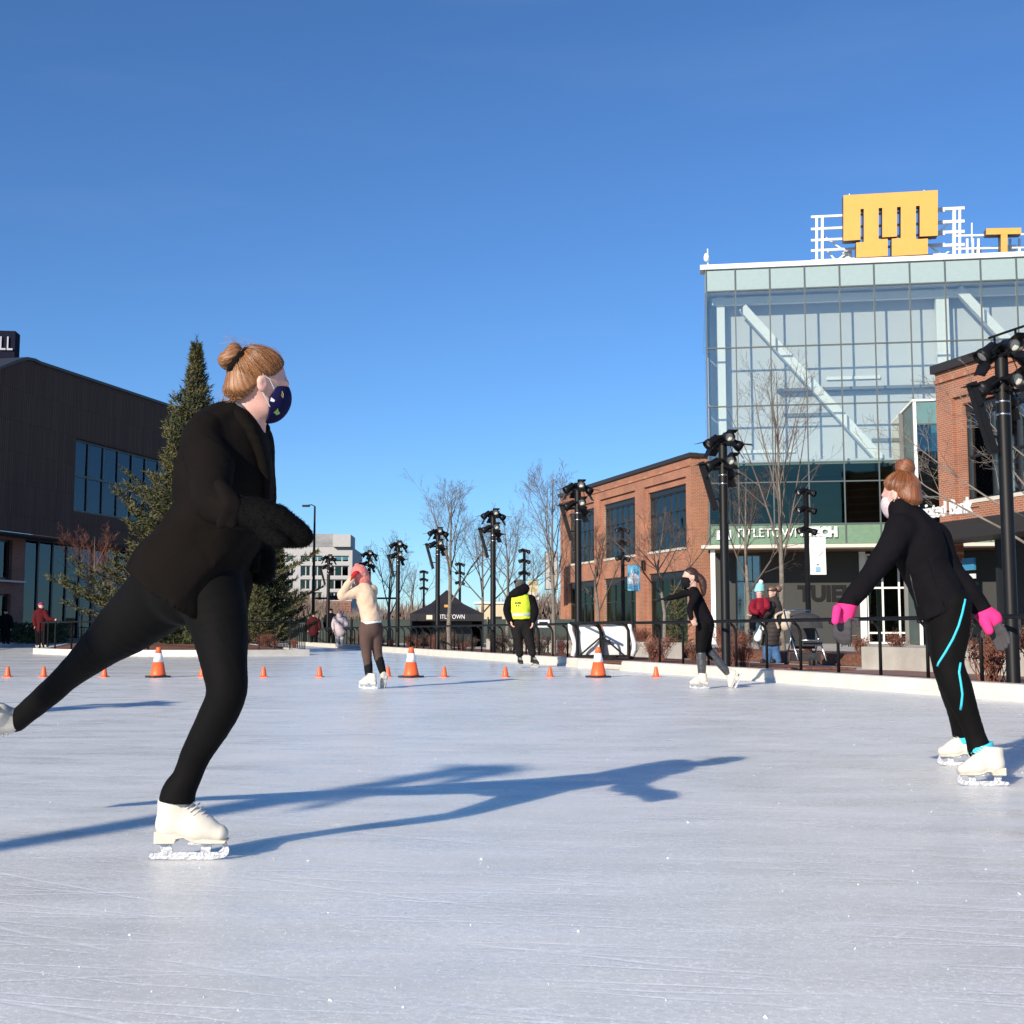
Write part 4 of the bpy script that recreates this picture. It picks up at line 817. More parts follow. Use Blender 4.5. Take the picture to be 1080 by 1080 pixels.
banner(852, 853.5, 870.5, 566, 606, 'tall white banner with small blue print beside the glass tower', dr_w); banner(657, 662, 675, 596, 623, 'bright blue banner with pale round motif in front of brick', dr_b); banner(553, 556.5, 568, 612, 632.5, 'pale yellow banner beside the guard\'s head', dr_y)
# street light and cross-arm signal far behind
sl = empty('street_light', P(330, 668, 92), 0, 'tall thin street light in front of the white office block', 'street light'); sh = P(330, 534, 92).z - P(330, 668, 92).z
MB().tube([(0, 0, 0), (0, 0, sh)], [.13, .07], 8).obj('pole', m_black, sl, local=True); MB().tube([(0, 0, sh), (-.25, 0, sh + .12), (-.55, 0, sh + .08)], .04, 6).obj('arm', m_black, sl, local=True); cube('lamp_head', m_can, sl, (-.65, 0, sh + .03), (.55, .28, .14))
ts = empty('traffic_signal', P(391, 668, 110), 0, 'dark traffic signal arm low behind the cream-sweater skater', 'traffic signal'); ah = P(391, 631, 110).z - P(391, 668, 110).z
cube('mast_arm', m_black, ts, (-1.2, 0, ah), (7.5, .16, .16)); cube('pole', m_black, ts, (2.4, 0, ah / 2), (.2, .2, ah))
for xx in (-3.2, -.6): cube('signal_head', m_can, ts, (xx, -.1, ah + .05), (.9, .3, .38))
# ------------------------------------------------------------------ tent
tD = 50.0; tr = empty('canopy_tent', (P(471, 672, tD).x, tD, .09), .06, 'black pop-up canopy tent with lettered front behind the fence', 'tent')
m_tent = M('black_tent_fabric', (0.016, 0.014, 0.018), 0.75, 0.3, 3); tk = S(471, 650, tD); ez, pz = P(471, 648, tD).z - .09, P(471, 622, tD).z - .09; hw = 38 * tk
tb = MB(); rim = [(-hw, -hw), (hw, -hw), (hw, hw), (-hw, hw)]
for i in range(4):
    a, b = rim[i], rim[(i + 1) % 4]; m1 = ((a[0]) * .45, a[1] * .45, ez + (pz - ez) * .42); m2 = (b[0] * .45, b[1] * .45, ez + (pz - ez) * .42)
    tb.add([(a[0], a[1], ez), (b[0], b[1], ez), m2, m1, (0, 0, pz)], [(0, 1, 2, 3), (3, 2, 4)]); tb.add([(a[0], a[1], ez), (b[0], b[1], ez), (b[0], b[1], ez - .28), (a[0], a[1], ez - .28)], [(0, 1, 2, 3)])
tb.obj('canopy', m_tent, tr, local=True)
for i, (a, b) in enumerate(rim): cube('leg', m_frame, tr, (a * .97, b * .97, ez / 2), (.06, .06, ez))
cube('back_curtain', m_tent, tr, (0, hw - .05, ez / 2 - .1), (2 * hw - .1, .03, ez - .2)); cube('side_curtain', M('grey_tent_wall', (0.11, 0.11, 0.11), 0.8, 0.2), tr, (hw - .03, 0, ez / 2 - .1), (.03, 2 * hw - .2, ez - .3)); cube('counter', m_frame, tr, (.2, -.2, .5), (1.6, .6, 1.0))
text_obj('TITLETOWN', .24, .004, m_letter, tr, (-10 * tk, -hw - .015, ez - .24), (math.pi / 2, 0, 0), width=28 * tk); MB().box((-18 * tk, -hw - .012, ez - .13), (6 * tk, .01, .17)).obj('print', m_peach, tr, local=True)
MB().box((1.2 * tk, -hw * .62, ez + (pz - ez) * .32), (8 * tk, .012, 4 * tk), Matrix.Rotation(-.9, 3, 'X')).obj('print', m_gold, tr, local=True)
ed = empty('info_kiosk', P(573, 690, 34), 0, 'dark green box with white notice behind the guard', 'kiosk'); kk = S(573, 660, 34)
cube('cabinet', M('dark_green_cabinet', (0.03, 0.05, 0.045), 0.5, 0.1), ed, (0, 0, 26 * kk), (14 * kk, .3, 22 * kk)); cube('notice', m_white_metal, ed, (0, -.16, 32 * kk), (13 * kk, .02, 8 * kk)); cube('notice_print', m_frame, ed, (0, -.175, 32 * kk), (9 * kk, .01, 4 * kk)); cube('leg', m_black, ed, (-5 * kk, 0, 8 * kk), (.05, .05, 16 * kk)); cube('leg', m_black, ed, (5 * kk, 0, 8 * kk), (.05, .05, 16 * kk))

# ------------------------------------------------------------------ trees and shrubs
def leafless(seed, H, spread, r0, fork=0.28, limbs=8, up=0.75, twig=1.0, lev=3):
    rs = random.Random(seed); T, Cn = MB(), MB()
    def br(p, d, L, r, lv):
        n = 4 if lv < 2 else 3; pts = [p]; rad = [r]; q = Vector(p); dd = Vector(d)
        for i in range(n):
            dd = (dd + Vector((rs.gauss(0, .10), rs.gauss(0, .10), rs.gauss(.05, .06)))).normalized(); q = q + dd * (L / n); pts.append(q.copy()); rad.append(max(r * (1 - .80 * (i + 1) / n), .0024))
        Cn.tube(pts, rad, 6 if lv == 0 else (5 if lv == 1 else 3), False)
        if lv >= lev: return
        m = int((7, 5, 4, 3)[lv] * twig + .3)
        for i in range(m):
            t = .22 + .75 * (i + rs.random()) / m; j = min(int(t * n), n - 1); u = t * n - j; pp = pts[j].lerp(pts[j + 1], u); rr = rad[j] + (rad[j + 1] - rad[j]) * u
            ax = (pts[j + 1] - pts[j]).normalized(); sd = ax.orthogonal().normalized(); sd.rotate(Matrix.Rotation(rs.uniform(0, 6.28), 3, ax)); nd = (ax * .82 + sd * rs.uniform(.55, .9) + Vector((0, 0, .12))).normalized()
            br(pp, nd, L * rs.uniform(.36, .58) * (1.1 - .5 * t), max(rr * .52, .003), lv + 1)
    zf = H * fork; pts = [Vector((0, 0, 0)), Vector((rs.gauss(0, .02), 0, zf * .5)), Vector((rs.gauss(0, .03), rs.gauss(0, .03), zf)), Vector((rs.gauss(0, .06), rs.gauss(0, .06), H * .62)), Vector((rs.gauss(0, .1), rs.gauss(0, .1), H))]
    T.tube(pts, [r0 * 1.25, r0, r0 * .85, r0 * .5, .006], 9, False)
    for i in range(limbs):
        t = (i + rs.random()) / limbs; z = zf + (H * .93 - zf) * t * .85; k_ = 2 if z < H * .62 else 3; zz0, zz1 = pts[k_].z, pts[k_ + 1].z; u = max(0, min(1, (z - zz0) / max(zz1 - zz0, .01))); pp = pts[k_].lerp(pts[k_ + 1], u)
        a = i * 2.4 + rs.uniform(-.5, .5); tilt = rs.uniform(.8, 1.15) * (1 - up); d = Vector((math.cos(a) * tilt * 1.6, math.sin(a) * tilt * 1.6, up)).normalized()
        br(pp, d, (H - z) * rs.uniform(.62, .9) * spread + H * .08, r0 * (.50 - .34 * t), 0)
    return T, Cn
m_bark = M('grey_bark', (0.18, 0.155, 0.125), 0.9, 0.35, 20, 0.6, 40); m_twig = M('grey_brown_twig', (0.15, 0.115, 0.09), 0.9, 0.35, 4); m_twig_d = M('dark_brown_twig', (0.10, 0.075, 0.06), 0.9, 0.35, 4); m_red = M('red_brown_twig', (0.22, 0.085, 0.055), 0.9, 0.45, 3)
def tree(px, ybase, Y, ytop, label, seed, spread=1.0, r0=None, fork=.28, limbs=8, up=.75, twig=1.0, tm=None, X=None, z=.10, lev=3, name='bare_tree'):
    b = Vector((X, Y, z)) if X is not None else Vector((P(px, ybase, Y).x, Y, z)); H = P(px, ytop, Y).z - z
    r = empty(name, b, 0, label, 'tree', 'leafless plaza trees'); T, Cn = leafless(seed, H, spread, r0 or H * .012, fork, limbs, up, twig, lev)
    T.obj('trunk', m_bark, r, True, True, False); Cn.obj('crown', tm or m_twig, r, True, True, False); return r
tree(826, 690, 26.5, 392, 'large bare multi-stemmed tree in front of the glass tower', 11, .95, .060, .28, 10, .87, .85)
tree(790, 690, 28.5, 500, 'smaller bare tree left of the woman holding a child', 12, 1.0, .06, .30, 8, .72, 1.1, m_twig_d)
tree(1100, 690, 15.5, 395, 'bare pale-barked tree whose branches reach in from the right edge', 13, 1.3, .045, .34, 12, .55, .9, M('pale_grey_twig', (0.20, 0.17, 0.14), 0.9, 0.3, 4))
tree(700, 690, 29.0, 540, 'small round-crowned bare tree before the brick ground-floor windows', 14, 1.0, .05, .30, 9, .64, 1.05, m_twig_d)
tree(584, 690, 31.5, 498, 'tall upright bare tree at the brick building\'s far corner', 15, .95, .06, .24, 9, .80, 1.1, m_twig)
tree(630, 690, 33.0, 560, 'thin bare tree before the brick building\'s middle pier', 21, .9, .05, .3, 8, .68, 1.0, m_twig_d)
tree(473.5, 690, 39.5, 515, 'bare tree with pale trunk in front of the black tent', 16, 1.0, .075, .28, 9, .78, 1.15)
tree(536, 690, 44.0, 545, 'bare tree behind the guard, left of the yellow banner', 17, 1.1, .07, .26, 9, .70, 1.1)
tree(508, 690, 56.0, 560, 'far bare tree between tent and guard', 18, 1.2, .08, .26, 9, .66, 1.0, m_twig_d)
tree(411, 690, 50.5, 572, 'bare tree right of the cream-sweater skater', 19, 1.0, .07, .26, 9, .76, 1.0, m_twig_d)
tree(436, 690, 66.0, 600, 'small far bare tree left of the tent', 20, 1.1, .07, .26, 8, .7, .9, m_twig_d)
tree(562, 690, 70.0, 585, 'far bare tree behind the pale yellow banner', 22, 1.2, .08, .26, 9, .62, 1.0, m_twig_d)
tree(98, 676, 60.0, 566, 'reddish bare tree against the dark hall, left of the spruce', 23, 1.2, .09, .2, 10, .6, 1.1, m_red, z=.16)
def shrub_mesh(seed, h=.55, w=.45, n=46):
    rs = random.Random(seed); mb = MB()
    for i in range(n):
        a = rs.uniform(0, 6.28); q = Vector((rs.gauss(0, .06), rs.gauss(0, .06), 0)); d = Vector((math.cos(a) * rs.uniform(.1, .8), math.sin(a) * rs.uniform(.1, .8), 1)).normalized(); L = h * rs.uniform(.6, 1.1); p2 = q + d * L * .55; p3 = q + d * L + Vector((rs.gauss(0, .05), rs.gauss(0, .05), 0))
        mb.tube([q, p2, p3], [.008, .006, .003], 3, False)
        for k_ in range(5):
            s_ = p2.lerp(p3, rs.random()); mb.tube([s_, s_ + Vector((rs.gauss(0, .09), rs.gauss(0, .09), rs.uniform(.04, .16)))], [.004, .003], 3, False)
            l_ = s_ + Vector((rs.gauss(0, .05), rs.gauss(0, .05), rs.uniform(-.03, .08))); u = Vector((rs.gauss(0, 1), rs.gauss(0, 1), rs.gauss(0, 1))).normalized() * .028; v_ = u.orthogonal().normalized() * .018; mb.add([l_ - u, l_ + v_, l_ + u, l_ - v_], [(0, 1, 2, 3)])
    return mb
shr = [shrub_mesh(40 + i, .5 + .1 * i).mesh('stems', m, True, False) for i, m in enumerate((m_red, M('rust_twig', (0.17, 0.07, 0.045), 0.9, 0.5, 5), m_twig_d, m_red))]
rs = random.Random(3)
def shrubs(items, grp, label):
    for (x, y, z, s_) in items:
        r = empty('dry_shrub', (x, y, z), rs.uniform(0, 6.28), label, 'shrub', grp); r.scale = (s_,) * 3; o = bpy.data.objects.new('stems', rs.choice(shr)); C.objects.link(o); o.parent = r
shrubs([(edge(yy, rs.uniform(.7, 2.2)), yy, .13, rs.uniform(.45, .85)) for yy in np.arange(20.2, 56, .85)], 'dry shrubs in the fence bed', 'rust-brown dry shrub in the mulch bed right behind the railing')
shrubs([(edge(yy, rs.uniform(4.1, 5.3)), yy, .30, rs.uniform(.35, .8)) for yy in np.arange(11.5, 39, 1.0)], 'dry shrubs behind the seat wall', 'low brown dry shrub growing behind the pale seat wall')
shrubs([(edge(13.6 + i * .35, 1.2 + .3 * (i % 3)), 13.6 + i * .35, .095, .95 + .2 * (i % 2)) for i in range(4)], 'dry shrubs beside the nearest mast', 'tall rust-brown dry shrub behind the right skater\'s legs')
shrubs([(ISL[4][0] + .9 - i * .42 + rs.uniform(-.2, .2), 37.6 + i * .55, .2, rs.uniform(.45, .75)) for i in range(8)], 'dry shrubs on the island', 'brown dry shrub behind the island\'s picket railing')
# conifers
def conifer(seed, H, Rb, nb=150, needle=.16, dens=1.0, bare=.02):
    rs = random.Random(seed); T, L = MB(), MB(); T.tube([(0, 0, 0), (0, 0, H * .5), (0, 0, H * 1.0)], [H * .018, H * .011, .01], 8, False)
    V = []; Fc = []
    def spray(p, d, ln):
        k_ = max(3, int(ln / .055 * dens))
        for i in range(k_):
            q = p + d * (ln * (i + rs.random()) / k_)
            for _ in range(2):
                sd = Vector((rs.gauss(0, 1), rs.gauss(0, 1), rs.gauss(.15, .9))).normalized(); nd = (d * .8 + sd * .75).normalized() * needle * rs.uniform(.6, 1.15); w = nd.cross(sd).normalized() * needle * .13
                n = len(V); V.extend([q - w, q + w, q + nd + w * .2]); Fc.append((n, n + 1, n + 2))
    for i in range(nb):
        t = ((i + rs.random()) / nb) ** 1.12; z = H * (bare + (1 - bare) * t * .985); Rm = Rb * (1 - t) ** 1.22 * rs.choice((.55, .70, .80, .88, .95, 1.0)) + .12; a = i * 2.39996 + rs.uniform(-.3, .3); Rm *= .86 + .20 * math.sin(z * 2.1 + 2 * a + seed) + .12 * math.sin(z * 5.3 - a * 3)
        d = Vector((math.cos(a), math.sin(a), -.05 + .75 * t)).normalized(); p = Vector((0, 0, z)); n = 5; pts = [p]; dd = d.copy()
        for k_ in range(n): dd = (dd + Vector((rs.gauss(0, .05), rs.gauss(0, .05), .10))).normalized(); pts.append(pts[-1] + dd * Rm / n)
        L.tube(pts, [max(.012, .028 * Rm * (1 - k_ / n)) * .6 + .004 for k_ in range(n + 1)], 4, False)
        m = max(5, int(Rm * 9.5))
        for k_ in range(m):
            u = .16 + .84 * (k_ + rs.random()) / m; j = min(int(u * n), n - 1); q = pts[j].lerp(pts[j + 1], u * n - j); ax = (pts[j + 1] - pts[j]).normalized(); sd = Vector((-ax.y, ax.x, 0)).normalized() * (1 if k_ % 2 else -1)
            nd = (ax * rs.uniform(.5, .9) + sd * rs.uniform(.5, 1.0) + Vector((0, 0, rs.uniform(-.05, .45)))).normalized(); spray(q, nd, rs.uniform(.22, .52) * (1.3 - .6 * u) * (.25 + .75 * min(1, Rm)))
        spray(pts[-2], (pts[-1] - pts[-2]).normalized(), Rm / n + .12)
    spray(Vector((0, 0, H * .93)), Vector((0, 0, 1)), H * .07); spray(Vector((0, 0, H * .97)), Vector((0, 0, 1)), H * .06)
    return T, L, V, Fc
def con_mat(name, a, b):
    m = M(name, a, 0.7, 0.0); nt = m.node_tree; bs = nt.nodes['Principled BSDF']; tc = N(nt, 'ShaderNodeTexCoord'); n = N(nt, 'ShaderNodeTexNoise', Scale=1.6, Detail=5.0); nt.links.new(tc.outputs['Object'], n.inputs[0])
    nt.links.new(ramp(nt, n.outputs[0], .35, .68, (*a, 1), (*b, 1)), bs.inputs['Base Color']); bs.inputs['Specular IOR Level'].default_value = .25; return m
m_needle = con_mat('olive_spruce_needles', (0.052, 0.060, 0.026), (0.130, 0.115, 0.044)); m_needle2 = con_mat('green_pine_needles', (0.034, 0.052, 0.022), (0.085, 0.095, 0.034))
def plant_conifer(px, Y, ytop, Rb, label, seed, nb, needle, mat, dens=1.0, z=.3, name='spruce_tree'):
    b = P(px, 660, Y); H = P(px, ytop, Y).z - z; r = empty(name, (b.x, Y, z), 0, label, 'tree'); T, L, V, Fc = conifer(seed, H, Rb, nb, needle, dens); T.obj('trunk', m_bark, r, True, True, False); mb = L
    L.obj('limbs', m_bark, r, True, True, False); c = MB(); c.v = V; c.f = Fc; c.obj('crown', mat, r, False, True, False)
plant_conifer(200, 43.0, 362, 4.7, 'tall olive-brown spruce on the island behind the main skater', 5, 620, .18, m_needle, .85)
plant_conifer(292, 44.0, 578, 1.35, 'small dark green pine behind the island railing, right of the main skater', 6, 120, .15, m_needle2, 1.5, name='pine_tree')
plant_conifer(272, 41.5, 612, .95, 'short bushy yellow-green pine tucked behind the main skater\'s hip', 8, 90, .15, m_needle, 1.5, name='pine_tree')
plant_conifer(185, 38.6, 655, 1.5, 'low spreading juniper at the front of the island', 9, 90, .12, m_needle2, 1.3, .14, name='juniper')
plant_conifer(228, 39.2, 652, 1.1, 'second low juniper half hidden by the bent knee', 10, 70, .12, m_needle2, 1.3, .14, name='juniper')
plant_conifer(714, 34.0, 622, .38, 'narrow dwarf evergreen by the shop front behind the skater in glossy leggings', 24, 60, .10, m_needle, 1.4, .1, name='dwarf_evergreen')
# distant leafless wood: one brown mass on the skyline
wd = MB(); rs = random.Random(99)
for i in range(9000):
    x = rs.uniform(-75, 70); yy = rs.uniform(165, 215); hh = (6.0 + 1.5 * math.sin(x * .11) + 1.1 * math.sin(x * .37 + 1)) * rs.uniform(.45, 1.05); b = Vector((x, yy, 0)); a = rs.uniform(-.22, .22); top = b + Vector((a * hh * .5, 0, hh)); m_ = b.lerp(top, .45)
    for k_ in range(2):
        e = m_ + Vector((rs.gauss(0, .75), 0, hh * rs.uniform(.25, .55))); wd.add([m_ - Vector((.10, 0, 0)), m_ + Vector((.10, 0, 0)), e], [(0, 1, 2)])
    wd.add([b - Vector((.16, 0, 0)), b + Vector((.16, 0, 0)), top], [(0, 1, 2)])
tag(wd.obj('distant_wood', M('distant_twigs', (0.17, 0.125, 0.10), 0.95, 0.4, .3), fix=False), 'brown leafless wood along the far skyline', 'wood', kind='stuff')
hd = empty('evergreen_hedge', (P(20, 660, 62).x, 62, .16), 0, 'dark clipped hedge on the terrace below the dark hall', 'hedge'); hm = MB(); V = []; Fc = []
for i in range(5000):
    q = Vector((rs.uniform(-4.2, 2.4), rs.uniform(-.4, .4), rs.uniform(.02, .95))); nd = Vector((rs.gauss(0, 1), rs.gauss(0, 1), rs.gauss(.2, 1))).normalized() * .14; w = nd.orthogonal().normalized() * .05; hm.add([q - w, q + w, q + nd], [(0, 1, 2)])
hm.obj('foliage', m_needle2, hd, False, True, False)
for i in range(6): MB().tube([(-3.8 + i * 1.2, 0, 0), (-3.8 + i * 1.2, 0, .7)], .03, 5).obj('stem', m_bark, hd, local=True)
# ------------------------------------------------------------------ stroller and chair on the plaza
sD = 21.5; sr = empty('stroller', (P(850, 700, sD).x, sD, .09), .1, 'black folded-hood stroller beside the woman with backpack', 'stroller')
sk = S(850, 680, sD); W2 = 15 * sk; m_str = M('dark_grey_stroller_fabric', (0.035, 0.033, 0.035), 0.8, 0.3, 8, .3, 40)
hood = MB(); ns = 10
v = []; f = []
for i in range(ns + 1):
    a = math.pi * i / ns * .62 + .15
    for k_ in range(7): u = (k_ / 6 - .5) * 2; v.append((W2 * u * .92, -.30 * math.cos(a) * (1 - .12 * u * u), .62 + .32 * math.sin(a) * (1 - .18 * u * u)))
f = [(i * 7 + k_, i * 7 + k_ + 1, (i + 1) * 7 + k_ + 1, (i + 1) * 7 + k_) for i in range(ns) for k_ in range(6)]; hood.add(v, f); hood.obj('hood', m_str, sr, True, True, False)
for a_, b_ in (((0, .12, .52), (.42, .05, .42)), ((0, -.05, .40), (.42, .40, .08)), ((0, .02, .17), (.40, .45, .14))): MB().box(a_, b_).obj('seat' if a_[2] > .3 else 'basket', m_str, sr, local=True)
fm = MB()
for s_ in (-1, 1): fm.tube([(s_ * W2 * .95, .42, .98), (s_ * W2 * .95, .30, .80), (s_ * W2, -.05, .45), (s_ * W2, -.32, .12)], .014, 6); fm.tube([(s_ * W2, .02, .5), (s_ * W2, .30, .12)], .014, 6)
fm.tube([(-W2 * .95, .42, .98), (W2 * .95, .42, .98)], .016, 6); fm.tube([(-W2 * .8, -.35, .46), (W2 * .8, -.35, .46)], .013, 6); fm.obj('frame', m_steel, sr, True, True)
for (x_, y_, r_) in ((-W2, .30, .13), (W2, .30, .13), (-.03, -.34, .085), (.05, -.34, .085)):
    wq = MB(); wq.lathe([(r_ * .72, -.02), (r_, -.012), (r_, .012), (r_ * .72, .02)], 16); o = wq.obj('wheel', m_rub, sr, True, True); o.location = (x_, y_, r_); o.rotation_euler = (0, math.pi / 2, 0)
    h_ = MB().lathe([(.0, -.016), (r_ * .35, -.016), (r_ * .35, .016), (.0, .016)], 10).obj('hub', m_steel, o, True, True)
ch = empty('cafe_chair', (P(896, 690, 50).x, 50, .09), .4, 'slatted metal cafe chair outside the entrance wall', 'chair'); m_ch = M('tan_chair_slats', (0.45, 0.30, 0.16), 0.6, 0.15)
for (x_, y_) in ((-.2, -.2), (.2, -.2), (-.2, .2), (.2, .2)): cube('leg', m_black, ch, (x_, y_, .22 if y_ < 0 else .44), (.03, .03, .44 if y_ < 0 else .88))
for i in range(5): cube('seat_slat', m_ch, ch, (0, -.2 + i * .1, .45), (.44, .07, .02)); cube('back_slat', m_ch, ch, (-.18 + i * .09, .215, .68), (.06, .02, .36))
# crumbs of scraped ice
cr = MB(); rs = random.Random(17)
for i in range(520):
    yy = 1.6 + 12 * rs.random() ** 1.7; x = rs.uniform(-.45, .45) * yy * 1.15; s_ = abs(rs.gauss(0, 1)) * .0019 + .0008; vs_ = [Vector((rs.gauss(0, 1), rs.gauss(0, 1), 0)).normalized() * s_ * rs.uniform(.7, 1.5) for _ in range(3)]; b = Vector((x, yy, .0006))
    cr.add([b + vs_[0], b + vs_[1], b + vs_[2], b + Vector((rs.gauss(0, .3) * s_, 0, s_ * 1.1))], [(0, 1, 3), (1, 2, 3), (2, 0, 3)])
tag(cr.obj('ice_crumbs', M('snow_crumbs', (0.88, 0.89, 0.91), 0.7, 0.04), fix=True), 'scattered white crumbs of scraped ice on the rink', 'ice crumbs', kind='stuff')
# ------------------------------------------------------------------ people
m_skin = M('fair_skin', (0.62, 0.36, 0.27), 0.5, 0.10, 18, 0.08, 200, sub=0.08); m_skin_p = M('fair_skin_flushed', (0.66, 0.37, 0.30), 0.48, 0.12, 22, 0.06, 200, sub=0.08)
def cloth(name, col, rough=0.85, var=0.15, bs=420, bump=0.2, sheen=0.0, spec=0.08): return M(name, col, rough, var, 9, bump, bs, sheen=sheen, spec=spec)
m_coat = cloth('black_wool_coat', (0.0088, 0.0070, 0.0062), bs=260, bump=.25, spec=.05); m_legg = cloth('black_leggings', (0.0048, 0.0044, 0.0044), 0.75, .15, 500, .12, 0, .09); m_fur = M('black_faux_fur', (0.0030, 0.0028, 0.0030), 0.85, 0.3, spec=.08)
m_jack = cloth('black_fleece_jacket', (0.0075, 0.0068, 0.0085), spec=.06); m_boot = M('white_skate_leather', (0.66, 0.61, 0.52), 0.42, 0.06, 9, 0.08, 60); m_heel = M('cream_skate_heel', (0.60, 0.54, 0.44), 0.5, 0.2, 14); m_blade = M('snow_caked_blade', (0.52, 0.53, 0.56), 0.4, 0.35, 60, .5, 120, metal=.3); m_bootb = M('black_skate_boot', (0.02, 0.02, 0.022), 0.4, 0.1)
m_lace = M('off_white_lace', (0.66, 0.63, 0.58), 0.8, .1); m_eyew = M('eye_white', (0.75, 0.72, 0.70), 0.2, 0.0); m_iris = M('dark_iris', (0.03, 0.02, 0.015), 0.15, 0.0)
def hair_mat(name, a, b):
    m, nt, bs = nodes_of(name); at = N(nt, 'ShaderNodeAttribute'); at.attribute_name = 'strand'
    n = N(nt, 'ShaderNodeTexNoise', Scale=1.0, Detail=5.0, Roughness=.7); nt.links.new(at.outputs['Vector'], n.inputs[0])
    nt.links.new(ramp(nt, n.outputs[0], .34, .66, (*a, 1), (*b, 1)), bs.inputs['Base Color']); bs.inputs['Roughness'].default_value = .42; bs.inputs['Specular IOR Level'].default_value = .5
    bp = N(nt, 'ShaderNodeBump', Strength=.55, Distance=.004); nt.links.new(n.outputs[0], bp.inputs['Height']); nt.links.new(bp.outputs[0], bs.inputs['Normal']); MATS[name] = m; return m
m_hair1 = hair_mat('strawberry_blonde_hair', (0.115, 0.040, 0.016), (0.40, 0.185, 0.072)); m_hair2 = hair_mat('auburn_hair', (0.090, 0.027, 0.011), (0.30, 0.105, 0.038)); m_hair3 = hair_mat('dark_brown_hair', (0.02, 0.009, 0.006), (0.075, 0.03, 0.018)); m_hair4 = hair_mat('mid_brown_hair', (0.10, 0.05, 0.03), (0.22, 0.12, 0.07))
class Head:
    def __init__(s, c, f, tilt=0.0, scale=1.0, roll=0.0):
        f = Vector(f).normalized(); up = Vector((0, 0, 1)); l = up.cross(f).normalized(); up = f.cross(l).normalized()
        if roll: q = Matrix.Rotation(roll, 3, f); l = q @ l; up = q @ up
        s.c = Vector(c); s.f, s.l, s.u, s.k = f, l, up, scale; s.R = np.array([[f.x, f.y, f.z], [l.x, l.y, l.z], [up.x, up.y, up.z]], dtype=np.float32)
    def loc(s, X, Y, Z):
        x, y, z = X - s.c.x, Y - s.c.y, Z - s.c.z; return [(s.R[i, 0] * x + s.R[i, 1] * y + s.R[i, 2] * z) / s.k for i in range(3)]
    def w(s, x, y, z): return s.c + (s.f * x + s.l * y + s.u * z) * s.k
    def cran(s, x, y, z, o=0.0):
        k0 = np.sqrt(((x + .006) / (.093 + o)) ** 2 + (y / (.076 + o)) ** 2 + ((z - .03) / (.088 + o)) ** 2); return (k0 - 1) * .085
    def face(s, x, y, z, o=0.0, nose=True):
        e = lambda cx, cy, cz, a, b, c: (np.sqrt(((x - cx) / (a + o)) ** 2 + ((y - cy) / (b + o)) ** 2 + ((z - cz) / (c + o)) ** 2) - 1) * min(a, b, c)
        d = smin(e(.030, 0, -.030, .064, .061, .082), e(.048, 0, -.084, .040, .042, .030), .03)
        if nose: d = smin(d, e(.098, 0, -.026, .018, .013, .022), .015); d = smin(d, e(.087, 0, .022, .014, .048, .010), .02); d = smin(d, e(.086, 0, -.064, .012, .024, .008), .012)
        for sg_ in (-1, 1): d = smin(d, e(.066, sg_ * .036, -.03, .022, .022, .020), .02)
        return d
    def full(s, X, Y, Z):
        x, y, z = s.loc(X, Y, Z); d = smin(s.cran(x, y, z), s.face(x, y, z), .03)
        for sg_ in (-1, 1):
            k0 = np.sqrt(((x + .004 + .15 * (z + .01)) / .019) ** 2 + ((y - sg_ * .079) / .009) ** 2 + ((z + .006) / .033) ** 2); ear = (k0 - 1) * .009
            k1 = np.sqrt(((x - .004) / .010) ** 2 + ((y - sg_ * .089) / .007) ** 2 + ((z + .004) / .018) ** 2); ear = np.maximum(ear, -(k1 - 1) * .007); d = smin(d, ear, .006)
        return d * s.k
    def box(s, r=.16): c = np.array(s.c, dtype=np.float32); return c - r * s.k, c + r * s.k
    def prim(s): a, b = s.box(); return a, b, s.full
def hair(H, mat, root, axis=(-.6, 0, .8), h=.004, th=.008, line=None, name='hair'):
    lx = [-.14, -.10, -.07, -.045, -.022, -.004, .012, .030, .055, .078, .12]; lz = line or [-.078, -.080, -.078, -.066, -.034, .012, .016, .024, .052, .074, .10]
    ax_ = Vector(axis).normalized(); ua = ax_.orthogonal().normalized(); va = ax_.cross(ua)
    def f(X, Y, Z):
        x, y, z = H.loc(X, Y, Z); x, y, z = np.broadcast_arrays(x, y, z)
        nap = (np.sqrt(((x + .040) / .058) ** 2 + (y / .058) ** 2 + ((z + .040) / .062) ** 2) - 1) * .05; d = smin(H.cran(x, y, z, 0.0), nap, .03)
        x_, y_, z_ = x * ax_.x + y * ax_.y + z * ax_.z, x * ua.x + y * ua.y + z * ua.z, x * va.x + y * va.y + z * va.z; az = np.arctan2(z_, y_)
        rip = np.sin(az * 31 + 3 * np.sin(az * 7)) + .7 * np.sin(az * 67 + x_ * 30)
        ln = np.interp((x - .30 * (np.abs(y) - .06)).ravel(), lx, lz).reshape(x.shape) + .003 * np.sin(az * 40) + .002 * np.sin(az * 93)
        t = np.clip((z - ln) / .030, 0, 1); t = t * t * (3 - 2 * t)
        d = d - (-.0035 + (th + .0035) * t) + .0007 * rip
        return np.maximum(d, (ln - .012 - z) * .8) * H.k
    a, b = H.box(); V, Q = sdf_build([(a, b, f)], h, 0.0)
    def attr(V):
        x, y, z = H.loc(V[:, 0], V[:, 1], V[:, 2]); p = x * ax_.x + y * ax_.y + z * ax_.z; q = x * ua.x + y * ua.y + z * ua.z; r = x * va.x + y * va.y + z * va.z; az = np.arctan2(r, q); return np.stack([np.cos(az) * 14, np.sin(az) * 14, p * 7], 1)
    return grid_obj(name, V, Q, mat, root, attr=attr)
LX = [-.14, -.10, -.07, -.045, -.022, -.004, .012, .030, .055, .078, .12]; LZ = [-.078, -.080, -.078, -.066, -.034, .012, .016, .024, .052, .074, .10]
